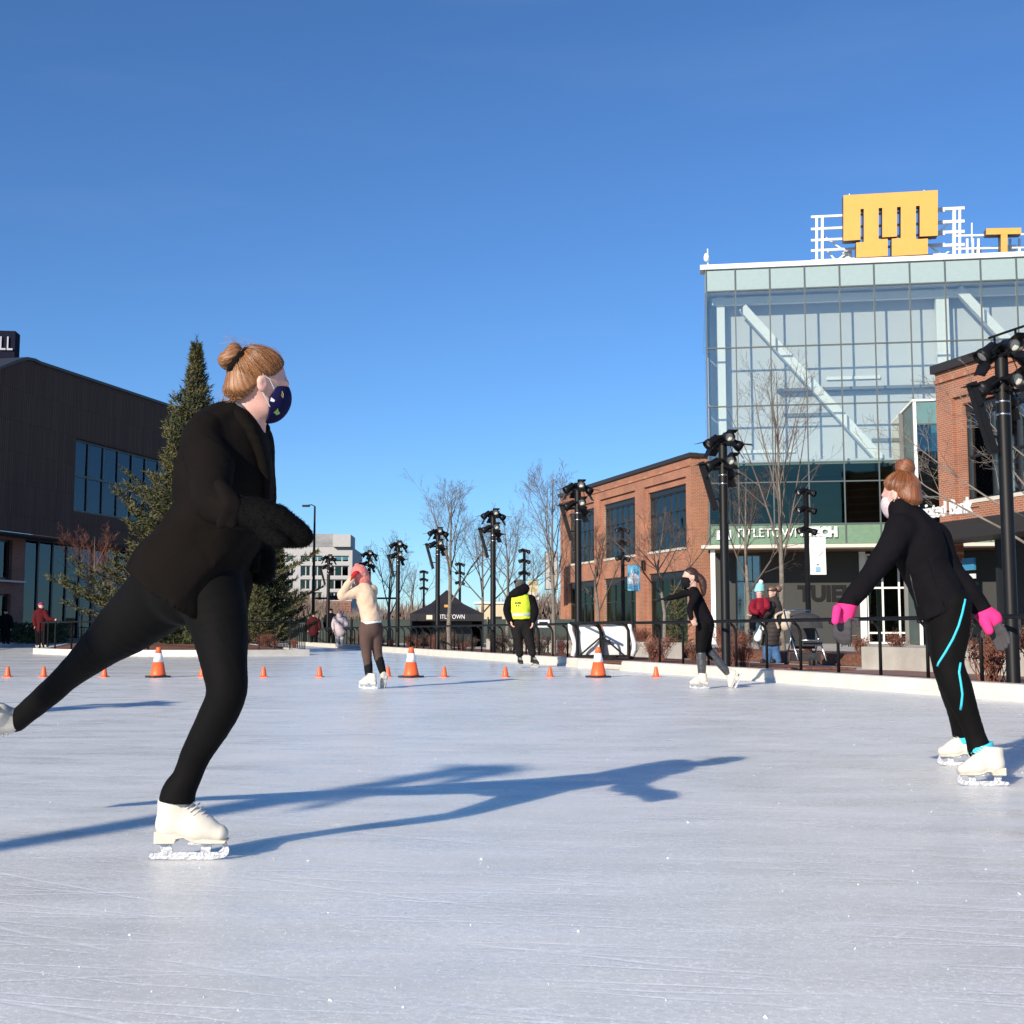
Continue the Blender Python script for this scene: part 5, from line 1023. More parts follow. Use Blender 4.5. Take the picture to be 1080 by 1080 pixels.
def strands(H, mat, root, axis, n, rad, th=.0085, seed=1):     # single hairs combed from the hairline up to the knot
    rs = random.Random(seed); ax_ = Vector(axis).normalized(); ua = ax_.orthogonal().normalized(); va = ax_.cross(ua); mb_ = MB(); c0 = Vector((-.006, 0, .03))
    def surf(d):
        rc = 1 / math.sqrt((d.x / .093) ** 2 + (d.y / .076) ** 2 + (d.z / .088) ** 2)
        o = c0 - Vector((-.040, 0, -.040)); iv = Vector((1 / .058, 1 / .058, 1 / .062)); e = Vector((d.x * iv.x, d.y * iv.y, d.z * iv.z)); f = Vector((o.x * iv.x, o.y * iv.y, o.z * iv.z)); A, B, Cc = e.dot(e), e.dot(f), f.dot(f) - 1; disc_ = B * B - A * Cc
        rn = (-B + math.sqrt(disc_)) / A if disc_ > 0 else 0; return max(rc, rn)
    for i in range(n):
        ph = rs.uniform(0, 6.2832); lift = th + rs.uniform(-.0012, .0022) + (rs.random() < .05) * rs.uniform(0, .005); pts = []; wob = rs.uniform(-.10, .10); t0 = rs.uniform(.20, .34); tm = rs.uniform(.5, 1.0)
        for k_ in range(14):
            th_ = t0 + (2.5 * tm - t0) * k_ / 13; a = ph + wob * math.sin(k_ * .35); d = ax_ * math.cos(th_) + (ua * math.cos(a) + va * math.sin(a)) * math.sin(th_); r_ = surf(d); q = c0 + d * r_
            ln = float(np.interp(q.x - .30 * (abs(q.y) - .06), LX, LZ)); fade = max(0.0, min(1.0, (q.z - ln) / .030))
            if fade <= .03: break
            q = c0 + d * (r_ - .003 + (lift + .003) * fade * (2 - fade)); pts.append(H.w(q.x, q.y, q.z))
        if len(pts) > 3: mb_.tube(pts, [rad * H.k] * len(pts), 3, False)
    return tag(mb_.obj('hair_strands', mat, root, True, fix=False), kind='stuff')
def strand_mat(name, a, b):
    m = M(name, a, .38, 0.0, spec=.6); nt = m.node_tree; bs = nt.nodes['Principled BSDF']; gi = N(nt, 'ShaderNodeNewGeometry'); nt.links.new(ramp(nt, gi.outputs['Random Per Island'], .0, 1.0, (*a, 1), (*b, 1)), bs.inputs['Base Color']); return m
def bun(H, mat, root, cw, r, axis, h=.0035, name='hair_bun', tall=.72):
    cw = Vector(cw); ax_ = (H.f * axis[0] + H.l * axis[1] + H.u * axis[2]).normalized(); ua = ax_.orthogonal().normalized(); va = ax_.cross(ua)
    def co(X, Y, Z): x, y, z = X - cw.x, Y - cw.y, Z - cw.z; return x * ax_.x + y * ax_.y + z * ax_.z, x * ua.x + y * ua.y + z * ua.z, x * va.x + y * va.y + z * va.z
    def f(X, Y, Z):
        p, q, s_ = co(X, Y, Z); az = np.arctan2(s_, q); rad = np.sqrt(q * q + s_ * s_); d = np.sqrt((np.maximum(rad - r * .42, 0) / .6) ** 2 + (p / tall) ** 2) * .66 - r * .62 * .66
        return d + .0016 * np.sin(az * 3 + p / r * 5.5 + rad / r * 4) + .0008 * np.sin(az * 9 + p / r * 22)
    a = np.array(cw, dtype=np.float32); V, Q = sdf_build([(a - r * 1.3, a + r * 1.3, f)], h, 0)
    def attr(V): p, q, s_ = co(V[:, 0], V[:, 1], V[:, 2]); az = np.arctan2(s_, q); tw = az * 1.2 + p / r * 4; return np.stack([np.cos(tw) * 4 + p / r * 9, np.sin(tw) * 4, np.sqrt(q * q + s_ * s_) / r * 6], 1)
    return grid_obj(name, V, Q, mat, root, attr=attr)
def mask(H, mat, root, h=.004, top=.008, name='face_mask'):
    def f(X, Y, Z):
        x, y, z = H.loc(X, Y, Z); o = H.face(x, y, z, .006, False); k0 = (np.sqrt(((x - .072) / .058) ** 2 + (y / .056) ** 2 + ((z + .040) / .072) ** 2) - 1) * .05; o = smin(o, k0, .02); sh = np.maximum(o, -(o + .005)); edge_ = np.maximum(np.maximum(.036 + .28 * np.abs(z + .05) - x, z - (top + .30 * (x - .07))), -.125 - z); return np.maximum(sh, edge_) * H.k
    a, b = H.box(.15); V, Q = sdf_build([(a, b, f)], h, 0); o, V, Q = grid_obj(name, V, Q, mat, root)
    for sg_ in (-1, 1):
        lp = MB(); lp.tube([H.w(.044, sg_ * .066, -.012), H.w(.018, sg_ * .079, .012), H.w(-.012, sg_ * .083, .022)], .0018 * H.k, 5); lp.tube([H.w(.05, sg_ * .060, -.078), H.w(.015, sg_ * .075, -.045), H.w(-.016, sg_ * .082, -.020)], .0018 * H.k, 5); lp.obj('ear_loop', m_white_metal, o)
    return o, V, Q
def eyes(H, root):
    for sg_ in (-1, 1):
        e = MB().lathe([(0, -.011), (.006, -.009), (.0105, -.003), (.0105, .003), (.006, .009), (0, .011)], 10); me = e.mesh('eye', m_eyew, True); o = bpy.data.objects.new('eye', me); C.objects.link(o); o.parent = root; o.location = H.w(.082, sg_ * .031, .002) - WL[root.name]; o.scale = (H.k,) * 3
        i_ = MB().lathe([(0, -.0045), (.004, -.003), (.0052, 0), (.004, .003), (0, .0045)], 8).mesh('iris', m_iris, True); p = bpy.data.objects.new('iris', i_); C.objects.link(p); p.parent = o; p.location = (H.w(.0915, sg_ * .031, .002) - H.w(.082, sg_ * .031, .002)) / H.k
        b = MB().tube([H.w(.088, sg_ * .016, .018), H.w(.086, sg_ * .032, .022), H.w(.075, sg_ * .046, .018)], .0028 * H.k, 5).obj('eyebrow', m_hair4, root)
def hand_prims(w, d, n, size=1.0, curl=.35, side=1, r=.0088):
    w = Vector(w); d = Vector(d).normalized(); n = Vector(n); n = (n - d * n.dot(d)).normalized(); s_ = d.cross(n) * side; k_ = size; out = []
    for u in (-.028, -.009, .010, .028): out.append(cap_prim(w + s_ * u * .7 * k_, w + d * .085 * k_ + s_ * u * k_, .015 * k_, .0125 * k_))
    for i, (u, L) in enumerate(((-.031, .062), (-.010, .074), (.011, .080), (.031, .072))):
        p = w + d * .085 * k_ + s_ * u * k_; a = 0.0
        for sgm, fl in ((.46, .5), (.32, 1.0), (.26, 1.3)):
            a += curl * fl; q = p + (d * math.cos(a) + n * math.sin(a)) * L * sgm * k_; out.append(cap_prim(p, q, r * k_, r * .9 * k_)); p = q
    p = w + d * .02 * k_ + s_ * .026 * k_; q = p + (d * .62 + s_ * .72 + n * .25).normalized() * .040 * k_; q2 = q + (d * .88 + s_ * .30 + n * .30).normalized() * .034 * k_; out += [cap_prim(p, q, .0145 * k_, .0115 * k_), cap_prim(q, q2, .0108 * k_, .009 * k_)]; return out
# skates: toe +x, up +z, origin on the ice under the middle of the blade
def skate_meshes(mb_, key):
    pr = [cap_prim((-.068, 0, .112), (-.058, 0, .215), .037, .045, .82, 0), cap_prim((-.066, 0, .100), (.02, 0, .092), .036, .034, .9, 0), cap_prim((.02, 0, .092), (.088, 0, .078), .034, .026, 1.15, 0), cap_prim((-.05, 0, .17), (.045, 0, .10), .036, .026, .85, 0)]
    cuts = [lambda X, Y, Z: np.maximum(.0585 + np.maximum(-X - .01, 0) * .25 - Z + 0 * Y, -1), lambda X, Y, Z: Z - (.186 + .06 * (X + .06)) + 0 * Y]
    V, Q = sdf_build(pr, .0045, .03, cuts)
    o, _, _ = grid_obj('skate_boot', V, Q, mb_, None); boot = o.data; bpy.data.objects.remove(o)
    sole = MB().prism([(-.107, .052), (-.046, .052), (-.040, .066), (-.018, .070), (.006, .057), (.030, .052), (.108, .052), (.112, .060), (.06, .064), (0, .067), (-.03, .080), (-.107, .088)], -.030, .030)
    bl = MB().prism([(-.128, .010), (-.120, .002), (-.03, -.0005), (.07, .0), (.104, .006), (.116, .016), (.118, .030), (.108, .052), (.096, .052), (.098, .034), (.084, .022), (.06, .022), (.064, .052), (.036, .052), (.030, .022), (-.055, .022), (-.062, .052), (-.096, .052), (-.088, .022), (-.124, .018)], -.003, .003)
    bl.box((.05, 0, .051), (.11, .045, .006)); bl.box((-.078, 0, .051), (.05, .04, .006))
    lc = MB()
    for i in range(7):
        t = i / 6; p = Vector((-.006 + .062 * (1 - t) * 1.0 - .004, 0, .118 + .062 * t)); x = p.x + .006; z = p.z
        lc.tube([(x - .016, -.030, z - .012), (x + .002, -.014, z + .004), (x + .004, .014, z + .008), (x - .014, .030, z - .006)], .0024, 5)
    return dict(boot=boot, sole=sole.mesh('sole', m_heel), blade=bl.mesh('blade', m_blade), lace=lc.mesh('laces', m_lace, True))
SK = {'w': skate_meshes(m_boot, 'w')}
b2 = SK['w']['boot'].copy(); b2.materials.clear(); b2.materials.append(m_bootb); SK['b'] = dict(SK['w'], boot=b2)
def skate(root, toe, up, at=None, shaft=None, kind='w', s=1.0):
    t = Vector(toe).normalized(); u = Vector(up); u = (u - t * u.dot(t)).normalized(); l = u.cross(t); R = Matrix((t, l, u)).transposed()
    o0 = Vector(at) if at is not None else Vector(shaft) - R @ Vector((-.058, 0, .185)) * s
    d = SK[kind]; b = bpy.data.objects.new('skate', d['boot']); C.objects.link(b); b.parent = root; b.matrix_local = Matrix.Translation(o0 - WL[root.name]) @ R.to_4x4() @ Matrix.Scale(s, 4)
    for nm in ('sole', 'blade', 'lace'): c = bpy.data.objects.new({'lace': 'laces'}.get(nm, nm), d[nm]); C.objects.link(c); c.parent = b
    return b
def garment(root, name, mat, chains, h, k=.03, cuts=(), wr=0.0, wf=14, seed=1, post=None):
    pr = []
    for c in chains: pr += c
    V, Q = sdf_build(pr, h, k, cuts, post); return grid_obj(name, V, Q, mat, root, wr, wf, seed)
def thin(c, s):                      # the same chain with smaller radii, for the body underneath
    return [(*p[:3], p[3] * s) for p in c]
def person(base, label, group=None): return empty('person', base, 0, label, 'person', group)

# ---- main skater, gliding on one foot
gnd = G(200, 907); r = person((gnd.x, gnd.y, 0), 'skater in black coat and fur mittens gliding on one leg, left foreground')
T1 = [(256, 447, 3.93, 21), (240, 472, 3.92, 44), (236, 510, 3.92, 49), (231, 545, 3.93, 46), (209, 585, 3.95, 52), (191, 618, 3.97, 56), (184, 648, 3.97, 58)]
A1 = [(216, 466, 3.76, 24), (222, 498, 3.66, 23), (229, 530, 3.57, 21), (262, 544, 3.48, 15.5)]; A2 = [(262, 470, 4.10, 26), (270, 515, 4.16, 20), (271, 553, 4.12, 16), (276, 578, 4.08, 13)]
L1 = [(214, 600, 3.92, 40), (230, 655, 3.88, 31), (236, 697, 3.85, 24.5), (239, 730, 3.83, 21), (227, 760, 3.85, 19.5), (207, 795, 3.88, 16), (197, 820, 3.89, 15), (188, 838, 3.89, 18), (185.5, 862, 3.89, 20)]; L2 = [(188, 612, 4.05, 42), (140, 655, 4.18, 32), (113, 677, 4.25, 24), (75, 710, 4.38, 15), (52, 731, 4.45, 13.5), (17, 761, 4.55, 11)]
Hd = Head(P(271.5, 404, 3.88), (.86, .46, -.20), scale=.93, roll=.10)
garment(r, 'body', m_skin_p, [[Hd.prim()], chain([(262, 425, 3.90, 19), (258, 452, 3.91, 22)]), chain(thin(T1[:5], .78), 1.1), chain(thin(A1, .7)), chain(thin(A2, .7)), chain(thin(L1[:-1], .75)), chain(thin(L2, .75))], .0055, .02)
def coat_cut(X, Y, Z):               # slanting hem, with the near front edge swept back
    a, b = P(139, 601, 3.9), P(222, 657, 3.9); d = (b - a).normalized(); nx, nz = d.z, -d.x; return ((X - a.x) * nx + (Z - a.z) * nz) + 0 * Y
garment(r, 'coat', m_coat, [chain(T1, 1.28), chain([(218, 462, 3.80, 26), (258, 468, 4.06, 25)]), chain(A1), chain(A2), chain([(238, 560, 4.0, 36), (236, 610, 4.02, 30)], 1.1)], .0072, .022, [coat_cut], .0085, 11, 3)
garment(r, 'coat_lapel', m_coat, [chain([(247, 436, 3.84, 9), (258, 446, 3.80, 7), (272, 470, 3.80, 6), (281, 510, 3.84, 5), (277, 545, 3.86, 5)]), chain([(250, 434, 3.95, 10), (268, 446, 4.02, 9), (279, 452, 4.02, 6)]), chain([(222, 440, 3.90, 9), (236, 432, 3.90, 9), (250, 434, 3.87, 8)])], .006, .02, (), .002, 30, 4)
garment(r, 'coat_front_panel', m_coat, [chain([(245, 575, 4.0, 22), (238, 620, 4.02, 26), (234, 650, 4.02, 26)], 1.1)], .009, .03, [pix_cut(200, 668, 262, 646, 4.0, 1)], .004, 12, 8)
garment(r, 'leggings', m_legg, [chain(L1), chain(L2), chain([(205, 600, 3.97, 46), (198, 618, 4.0, 42)], 1.1)], .0072, .025, [pix_cut(150, 842, 225, 850, 3.89, 1)], .0008, 26, 5)
garment(r, 'cuff_fold', m_coat, [chain([(240, 520, 3.49, 6), (250, 533, 3.44, 6), (246, 552, 3.45, 6)]), chain([(232, 512, 3.50, 7), (240, 532, 3.43, 7), (234, 552, 3.46, 6)])], .005, .02)
cl = garment(r, 'collar', cloth('grey_inner_collar', (0.12, 0.12, 0.125)), [chain([(240, 431, 3.93, 7), (250, 430, 3.86, 7), (258, 440, 3.84, 6)])], .005, .02)
def mitten(root, c, th, n, seed, name='mitten'):
    o, V, Q = garment(root, name, m_fur, [chain(c), chain(th)], .006, .02, (), .003, 40, seed); vn = vnormals(V, Q); rg = np.random.default_rng(seed); ii = rg.integers(0, len(V), n); vv = []; ff = []
    for i in ii:
        p = V[i]; d = vn[i] + rg.normal(size=3) * .45 + np.array([.25, 0, -.35]); d = d / np.linalg.norm(d) * rg.uniform(.003, .008); w = np.cross(d, vn[i] + .01); w = w / (np.linalg.norm(w) + 1e-9) * .0009; m = len(vv); vv += [p - w, p + w, p + d]; ff.append((m, m + 1, m + 2))
    mb_ = MB(); mb_.v = [tuple(q) for q in vv]; mb_.f = ff; tag(mb_.obj('fur', m_fur, o, fix=False), kind='stuff')
mitten(r, [(262, 541, 3.47, 17.5), (283, 549, 3.45, 20), (303, 559, 3.44, 18), (318, 566, 3.43, 11.5)], [(280, 560, 3.40, 9), (296, 572, 3.38, 8)], 4200, 21); mitten(r, [(273, 566, 4.08, 13), (276, 590, 4.07, 14), (276, 604, 4.06, 13)], [(268, 585, 4.0, 7), (268, 598, 4.0, 6)], 2500, 22)
hair(Hd, m_hair1, r, (-.70, 0, .70), .0035); strands(Hd, strand_mat('strawberry_strands', (0.125, 0.042, 0.015), (0.46, 0.215, 0.080)), r, (-.78, 0, .62), 1700, .00065, .0085, 3); bun(Hd, m_hair1, r, P(243, 376, 3.85), .058, (-.85, .15, .45), .003)
scr = MB(); ax_ = Vector((-.80, -.05, .60)).normalized(); u1 = ax_.orthogonal().normalized(); v1 = ax_.cross(u1); cc = P(253, 382.5, 3.855)
scr.tube([cc + (u1 * math.cos(a) + v1 * math.sin(a)) * (.044 + .002 * math.sin(7 * a)) for a in np.linspace(0, 6.284, 33)], [.0135 + .0025 * math.sin(i * 2.1) for i in range(33)], 8, False); scr.obj('scrunchie', m_coat, r, True)
fly = MB(); rs = random.Random(4)
for i in range(34):
    y_ = rs.uniform(-.06, .075); b = Hd.w(rs.uniform(-.11, .06), y_, .03 + rs.uniform(.05, .09)); q = Hd.w(rs.uniform(-.13, .05), y_ * 1.1, .03 + rs.uniform(.082, .104)); e = q + Vector((rs.gauss(-.015, .02), 0, rs.gauss(0, .012))); fly.tube([b, b.lerp(q, .6), q, e], .00045, 3, False)
for i in range(26): b = Hd.w(-.07 + rs.gauss(0, .015), rs.uniform(-.05, .05), -.07); fly.tube([b, b + Vector((rs.gauss(-.012, .008), 0, rs.gauss(-.012, .006))), b + Vector((rs.gauss(-.024, .012), 0, rs.gauss(-.014, .012)))], .00045, 3, False)
tag(fly.obj('loose_hairs', MATS['strawberry_blonde_hair'], r, fix=False), kind='stuff')
mk_o, mV, mQ = mask(Hd, cloth('navy_print_mask', (0.012, 0.012, 0.06), .8, .1, 300), r, .0035)
bv = BVHTree.FromPolygons([tuple(v) for v in mV], [tuple(int(i) for i in q) for q in mQ])
def decal(px_pts, mat, par, bvh, nm='print', off=.0012, o=Vector((0, 0, CAMZ))):
    pts = []
    for (x, y) in px_pts:
        hit = bvh.ray_cast(o, ray(x, y).normalized())
        if hit[0] is not None: pts.append(hit[0] - ray(x, y).normalized() * off)
    if len(pts) >= 3: MB().add(pts, [tuple(range(len(pts)))]).obj(nm, mat, par, fix=False)
decal([(282, 417), (286, 419), (290, 422), (289, 424), (285, 423), (282, 420)], m_letter, mk_o, bv); decal([(288.5, 435), (291, 433), (293, 430.5), (293.5, 433), (295.5, 436), (292, 438)], M('lime_print', (0.35, 0.5, 0.12), .8, .1), mk_o, bv); decal([(297.5, 412), (299, 416), (298.5, 420), (296.5, 417)], M('yellow_print', (0.6, 0.5, 0.15), .8, .1), mk_o, bv)
skate(r, (1, .02, .0), (0, 0, 1), at=(G(201, 907).x, gnd.y, .002), s=1.0); sk2 = skate(r, (-.62, .25, -.72), (.72, -.1, .62), shaft=P(17, 761, 4.55))

# ---- right-hand skater, seen from behind
gnd = G(1036, 829); r = person((gnd.x, gnd.y, 0), 'skater in black jacket with pink gloves and turquoise leg stripe, right')
T1 = [(955, 546, 5.8, 15.5), (966, 570, 5.8, 27.5), (975, 598, 5.8, 24.5), (989, 626, 5.79, 25.5), (996, 650, 5.79, 26)]
A1 = [(949, 560, 5.72, 15), (935, 584, 5.70, 13.5), (918, 606, 5.69, 11.5), (893, 639, 5.68, 9)]; A2 = [(988, 572, 5.88, 15), (1002, 600, 5.88, 12.5), (1020, 622, 5.87, 11), (1039, 647, 5.86, 9)]
L1 = [(1000, 640, 5.77, 24), (1001, 668, 5.77, 20), (1000, 700, 5.76, 16), (1009, 725, 5.75, 15.5), (1021, 755, 5.76, 11.5), (1028, 774, 5.77, 10.5), (1033, 790, 5.77, 12.5)]; L2 = [(996, 645, 5.95, 21), (997, 690, 6.15, 16), (1004, 722, 6.3, 14), (1010, 752, 6.5, 10), (1016, 776, 6.58, 10.5)]
Hd = Head(P(951, 522, 5.80), (-.62, .74, -.22), scale=.88)
garment(r, 'body', m_skin_p, [[Hd.prim()], chain([(953, 530, 5.8, 12), (956, 550, 5.8, 14)]), chain(thin(T1[:4], .75)), chain(thin(A1, .7)), chain(thin(A2, .7)), chain(thin(L1, .75)), chain(thin(L2, .75))], .0085, .022)
jko, jV, jQ = garment(r, 'jacket', m_jack, [chain(T1, 1.05), chain([(951, 558, 5.73, 15), (983, 566, 5.88, 16)]), chain(A1), chain(A2), chain([(951, 537, 5.78, 13), (955, 545, 5.8, 16)])], .0085, .028, [pix_cut(968, 656, 1020, 631.5, 5.8, 1, 1017)], .0045, 15, 13)
bvj = BVHTree.FromPolygons([tuple(v) for v in jV], [tuple(int(i) for i in q) for q in jQ])
for pts, m_, rr_ in (([(960, 606), (962, 616), (965, 628), (968, 640)], m_frame, .004), ([(967, 548), (974, 566), (978, 590), (985, 612), (996, 640)], m_jack, .003), ([(949, 571), (953, 584), (952, 596)], m_jack, .004)):
    q = [bvj.ray_cast(Vector((0, 0, CAMZ)), ray(x, y).normalized())[0] for x, y in pts]; q = [p for p in q if p is not None]
    if len(q) > 1: MB().tube(q, rr_, 5).obj('zip' if m_ is m_frame else 'seam', m_, jko, True)
lgo, lV, lQ = garment(r, 'leggings', m_legg, [chain(L1), chain(L2), chain([(994, 640, 5.83, 25)])], .0085, .024, (), .0018, 22, 14)
bv = BVHTree.FromPolygons([tuple(v) for v in lV], [tuple(int(i) for i in q) for q in lQ]); m_turq = cloth('turquoise_piping', (0.06, 0.55, 0.68), .7, .08)
for path in ([(1018, 632), (1015, 646), (1011, 660), (1005, 674), (997, 688), (990, 699), (987.5, 706)], [(1013, 699), (1011.5, 709), (1013.5, 721), (1015, 732), (1014, 743), (1012, 754)]):
    pts = []
    for i in range(len(path) - 1):
        for t in (0, .5):
            x, y = path[i][0] * (1 - t) + path[i + 1][0] * t, path[i][1] * (1 - t) + path[i + 1][1] * t; hit = bv.ray_cast(Vector((0, 0, CAMZ)), ray(x, y).normalized())
            if hit[0] is not None and (not pts or (hit[0] - pts[-1]).length < .12): pts.append(hit[0])
    if len(pts) > 2: MB().tube(pts, .0058, 6).obj('side_stripe', m_turq, lgo, True)
garment(r, 'ankle_band', m_turq, [chain([(1033.5, 786, 5.77, 13.5), (1035, 793, 5.77, 14)])], .006, .0, [pix_cut(1016, 797, 1052, 785.5, 5.77, 1), pix_cut(1016, 790.5, 1052, 779, 5.77, -1)]); garment(r, 'ankle_band', m_turq, [chain([(1016, 775, 6.58, 11.5), (1017, 781, 6.58, 12)])], .006, 0, [pix_cut(1000, 785, 1030, 783, 6.58, 1), pix_cut(1000, 777, 1030, 776, 6.58, -1)])
m_pink = cloth('hot_pink_glove', (0.85, 0.045, 0.22), .8, .08); m_greyg = cloth('grey_glove_fingers', (0.07, 0.065, 0.07))
garment(r, 'glove', m_pink, [chain([(894, 636, 5.68, 10.5), (890, 650, 5.68, 10.5)]), chain([(883, 642, 5.62, 4.5), (881, 655, 5.60, 4.0)])], .005, .012, [pix_cut(870, 634, 910, 640, 5.68, -1)]); garment(r, 'glove_fingers', m_greyg, [hand_prims(P(890.5, 640, 5.66), (-.10, .05, -1), (.5, .7, 0), 1.0, .16, 1, .0118)], .004, .012, [pix_cut(870, 652, 910, 652, 5.68, -1)])
garment(r, 'glove', m_pink, [chain([(1037, 646, 5.85, 10), (1046, 653, 5.85, 10.5)]), chain([(1038, 654, 5.82, 6), (1043, 665, 5.80, 4.8)])], .005, .012, [pix_cut(1024, 649, 1046, 639, 5.85, -1)]); garment(r, 'glove_fingers', m_greyg, [hand_prims(P(1042, 650, 5.83), (.5, 0, -.86), (-.6, -.5, 0), 1.0, .25, 1, .0118)], .004, .012, [pix_cut(1030, 668, 1062, 651, 5.85, -1)])
hair(Hd, m_hair2, r, (-.45, 0, .89), .0045); strands(Hd, strand_mat('auburn_strands', (0.095, 0.028, 0.010), (0.37, 0.135, 0.048)), r, (-.40, 0, .92), 1100, .0008, .0085, 5); bun(Hd, m_hair2, r, P(954.5, 493, 5.82), .058, (-.15, 0, 1), .0035, 'hair_bun', 1.05); mask(Hd, cloth('pale_pink_mask', (0.62, 0.50, 0.52), .8, .1), r, .0045)
MB().tube([P(954.5, 502.5, 5.82) + Vector((.034 * math.cos(a), .034 * math.sin(a), 0)) for a in np.linspace(0, 6.284, 20)], .0075, 6, False).obj('hair_tie', m_hair2, r, True)
skate(r, (-1, .06, 0), (0, 0, 1), at=(G(1036, 829).x, gnd.y, .002), s=.94); p = G(1012, 808); skate(r, (-1, .15, 0), (0, 0, 1), at=(p.x, p.y, .002), s=.94)

# ---- skater with outstretched arm and glossy leggings
D = 15.43; gnd = G(737, 726.5); r = person((gnd.x, gnd.y, 0), 'ponytailed skater in black mask and glossy leggings with arm stretched out')
T1 = [(731, 622, D, 4.5), (734, 631, D, 7), (739, 643, D, 7.5), (744, 655, D, 8.5), (743.5, 663, D, 8)]; A1 = [(729, 624, D + .1, 4.2), (716, 628, D + .1, 3.2), (705, 631, D + .1, 2.5)]; A2 = [(734, 627, D - .16, 4.6), (728, 642, D - .2, 3.4), (729, 652, D - .25, 2.5)]
L1 = [(742, 660, D - .05, 8), (740, 676, D - .06, 6.4), (739, 689, D - .06, 4.6), (740, 700, D - .05, 4.3), (740.5, 715, D - .03, 3.2)]; L2 = [(746, 660, D + .1, 7.5), (746, 684, D + .08, 5), (757, 697, D + .1, 4.2), (766, 708, D + .12, 3.2)]
Hd = Head(P(728.5, 609, D), (-.94, -.25, -.12), scale=1.0)
hp = hand_prims(P(729, 652, D - .25), (.5, 0, -.8), (0, 1, 0), .7, .4, 1, .0075)
garment(r, 'body', m_skin, [[Hd.prim()], chain([(731, 615, D, 4.2), (731, 623, D, 4.5)]), chain(thin(T1, .8)), chain(thin(A1, .75)), chain(thin(A2, .75)), chain(thin(L1, .8)), chain(thin(L2, .8)), hp], .010, .02)
garment(r, 'jacket', m_jack, [chain(T1, 1.3), chain(A1), chain(A2), chain([(730, 624, D - .16, 4), (733, 624, D + .16, 4)])], .012, .03, [pix_cut(730, 664, 756, 664, D, 1)], .004, 14, 31); gl = cloth('black_glove', (0.012, 0.012, 0.013)); garment(r, 'glove', gl, [hand_prims(P(706, 631, D + .1), (-1, 0, -.1), (0, 0, -1), .98, .2, 1, .0115), chain([(710, 630, D + .1, 2.6), (704, 631, D + .1, 2.4)])], .006, .01)
garment(r, 'leggings', m_legg, [chain(L1), chain(L2), chain([(744, 658, D, 8.5)])], .012, .025, (), .003, 18, 32)
m_gloss = M('glossy_charcoal_legwear', (0.05, 0.05, 0.055), .22, .5, 30, .4, 60, spec=.9); garment(r, 'leg_warmer', m_gloss, [chain([(739.2, 690, D - .06, 5.1), (740, 700, D - .05, 4.8), (740.5, 716, D - .03, 3.8)])], .010, .02); garment(r, 'leg_warmer', m_gloss, [chain([(749, 688, D + .08, 5.1), (757, 697, D + .1, 4.7), (767, 709, D + .12, 3.8)])], .010, .02)
hair(Hd, m_hair3, r, (-1, 0, .3), .006); garment(r, 'ponytail', m_hair3, [chain([(735, 607, D, 3.5), (740, 612, D, 4), (742, 620, D, 3.4), (742, 628, D, 1.4)])], .007, .02, (), .004, 30, 9); mask(Hd, gl, r, .006); eyes(Hd, r)
skate(r, (-1, -.08, 0), (0, 0, 1), at=(gnd.x, gnd.y, .002)); skate(r, (-.42, 0, -.9), (-.9, 0, .42), shaft=P(767, 708, D + .12))

# ---- skater in cream sweater, hands up at her hat
D = 15.43; gnd = G(388, 726.5); r = person((gnd.x, gnd.y, 0), 'skater in cream sweater, brown leggings and pink beanie, hands at her head')
T1 = [(385, 621, D, 6.5), (386, 629, D, 10.5), (389, 641, D, 10), (391.5, 653, D, 10.5), (392, 660, D, 10.5)]; A1 = [(378, 624, D - .05, 6), (361, 628.5, D - .1, 4.8), (366, 618, D - .12, 3.8), (371, 611, D - .12, 3.2)]; A2 = [(393, 622, D + .05, 5.2), (393, 625, D + .22, 4.2), (387, 612, D + .30, 3.2)]
L1 = [(387, 664, D - .03, 8.5), (386, 680, D - .03, 6.2), (387, 692, D - .02, 5), (388, 702, D, 4), (389, 716, D, 3)]; L2 = [(396, 664, D + .04, 8.5), (397, 680, D + .04, 6), (399, 692, D + .05, 4.8), (401, 700, D + .06, 4), (403.5, 709, D + .08, 3)]
Hd = Head(P(380, 608, D), (-.72, .66, .10), scale=.98)
garment(r, 'body', m_skin, [[Hd.prim()], chain([(382, 615, D, 4.5), (384, 623, D, 5)]), chain(thin(T1, .8)), chain(thin(A1, .75)), chain(thin(A2, .75)), chain(thin(L1, .8)), chain(thin(L2, .8)), hand_prims(P(371, 611, D - .12), (.4, .3, .85), (.8, .3, 0), .85, .4), hand_prims(P(388, 612, D + .30), (-.4, -.2, .85), (-.8, .1, 0), .85, .4)], .011, .02)
garment(r, 'sweater', cloth('cream_knit', (0.62, 0.46, 0.33), .85, .08, 160, .3), [chain(T1, 1.1), chain(A1), chain(A2), chain([(383, 618, D, 5.5)])], .011, .035, [pix_cut(374, 658, 410, 653, D, 1)], .006, 16, 41); garment(r, 'undershirt', m_letter, [chain([(391.5, 652, D, 10.6), (392, 658, D, 10.3)], 1.1)], .011, .0, [pix_cut(374, 660.5, 410, 655.5, D, 1)])
garment(r, 'leggings', cloth('brown_leggings', (0.10, 0.062, 0.052), .75, .1), [chain(L1[:4]), chain(L2[:4]), chain([(391.5, 657, D, 10.2), (391.5, 664, D, 10)])], .011, .025, (), .003, 18, 42); garment(r, 'sock', gl, [chain([(387.5, 694, D, 4.6), (388.5, 704, D, 4.6), (389.3, 716, D, 3.6)])], .010, .01); garment(r, 'sock', gl, [chain([(399.6, 694, D + .05, 4.6), (401.5, 701, D + .06, 4.5), (404, 710, D + .08, 3.6)])], .010, .01)
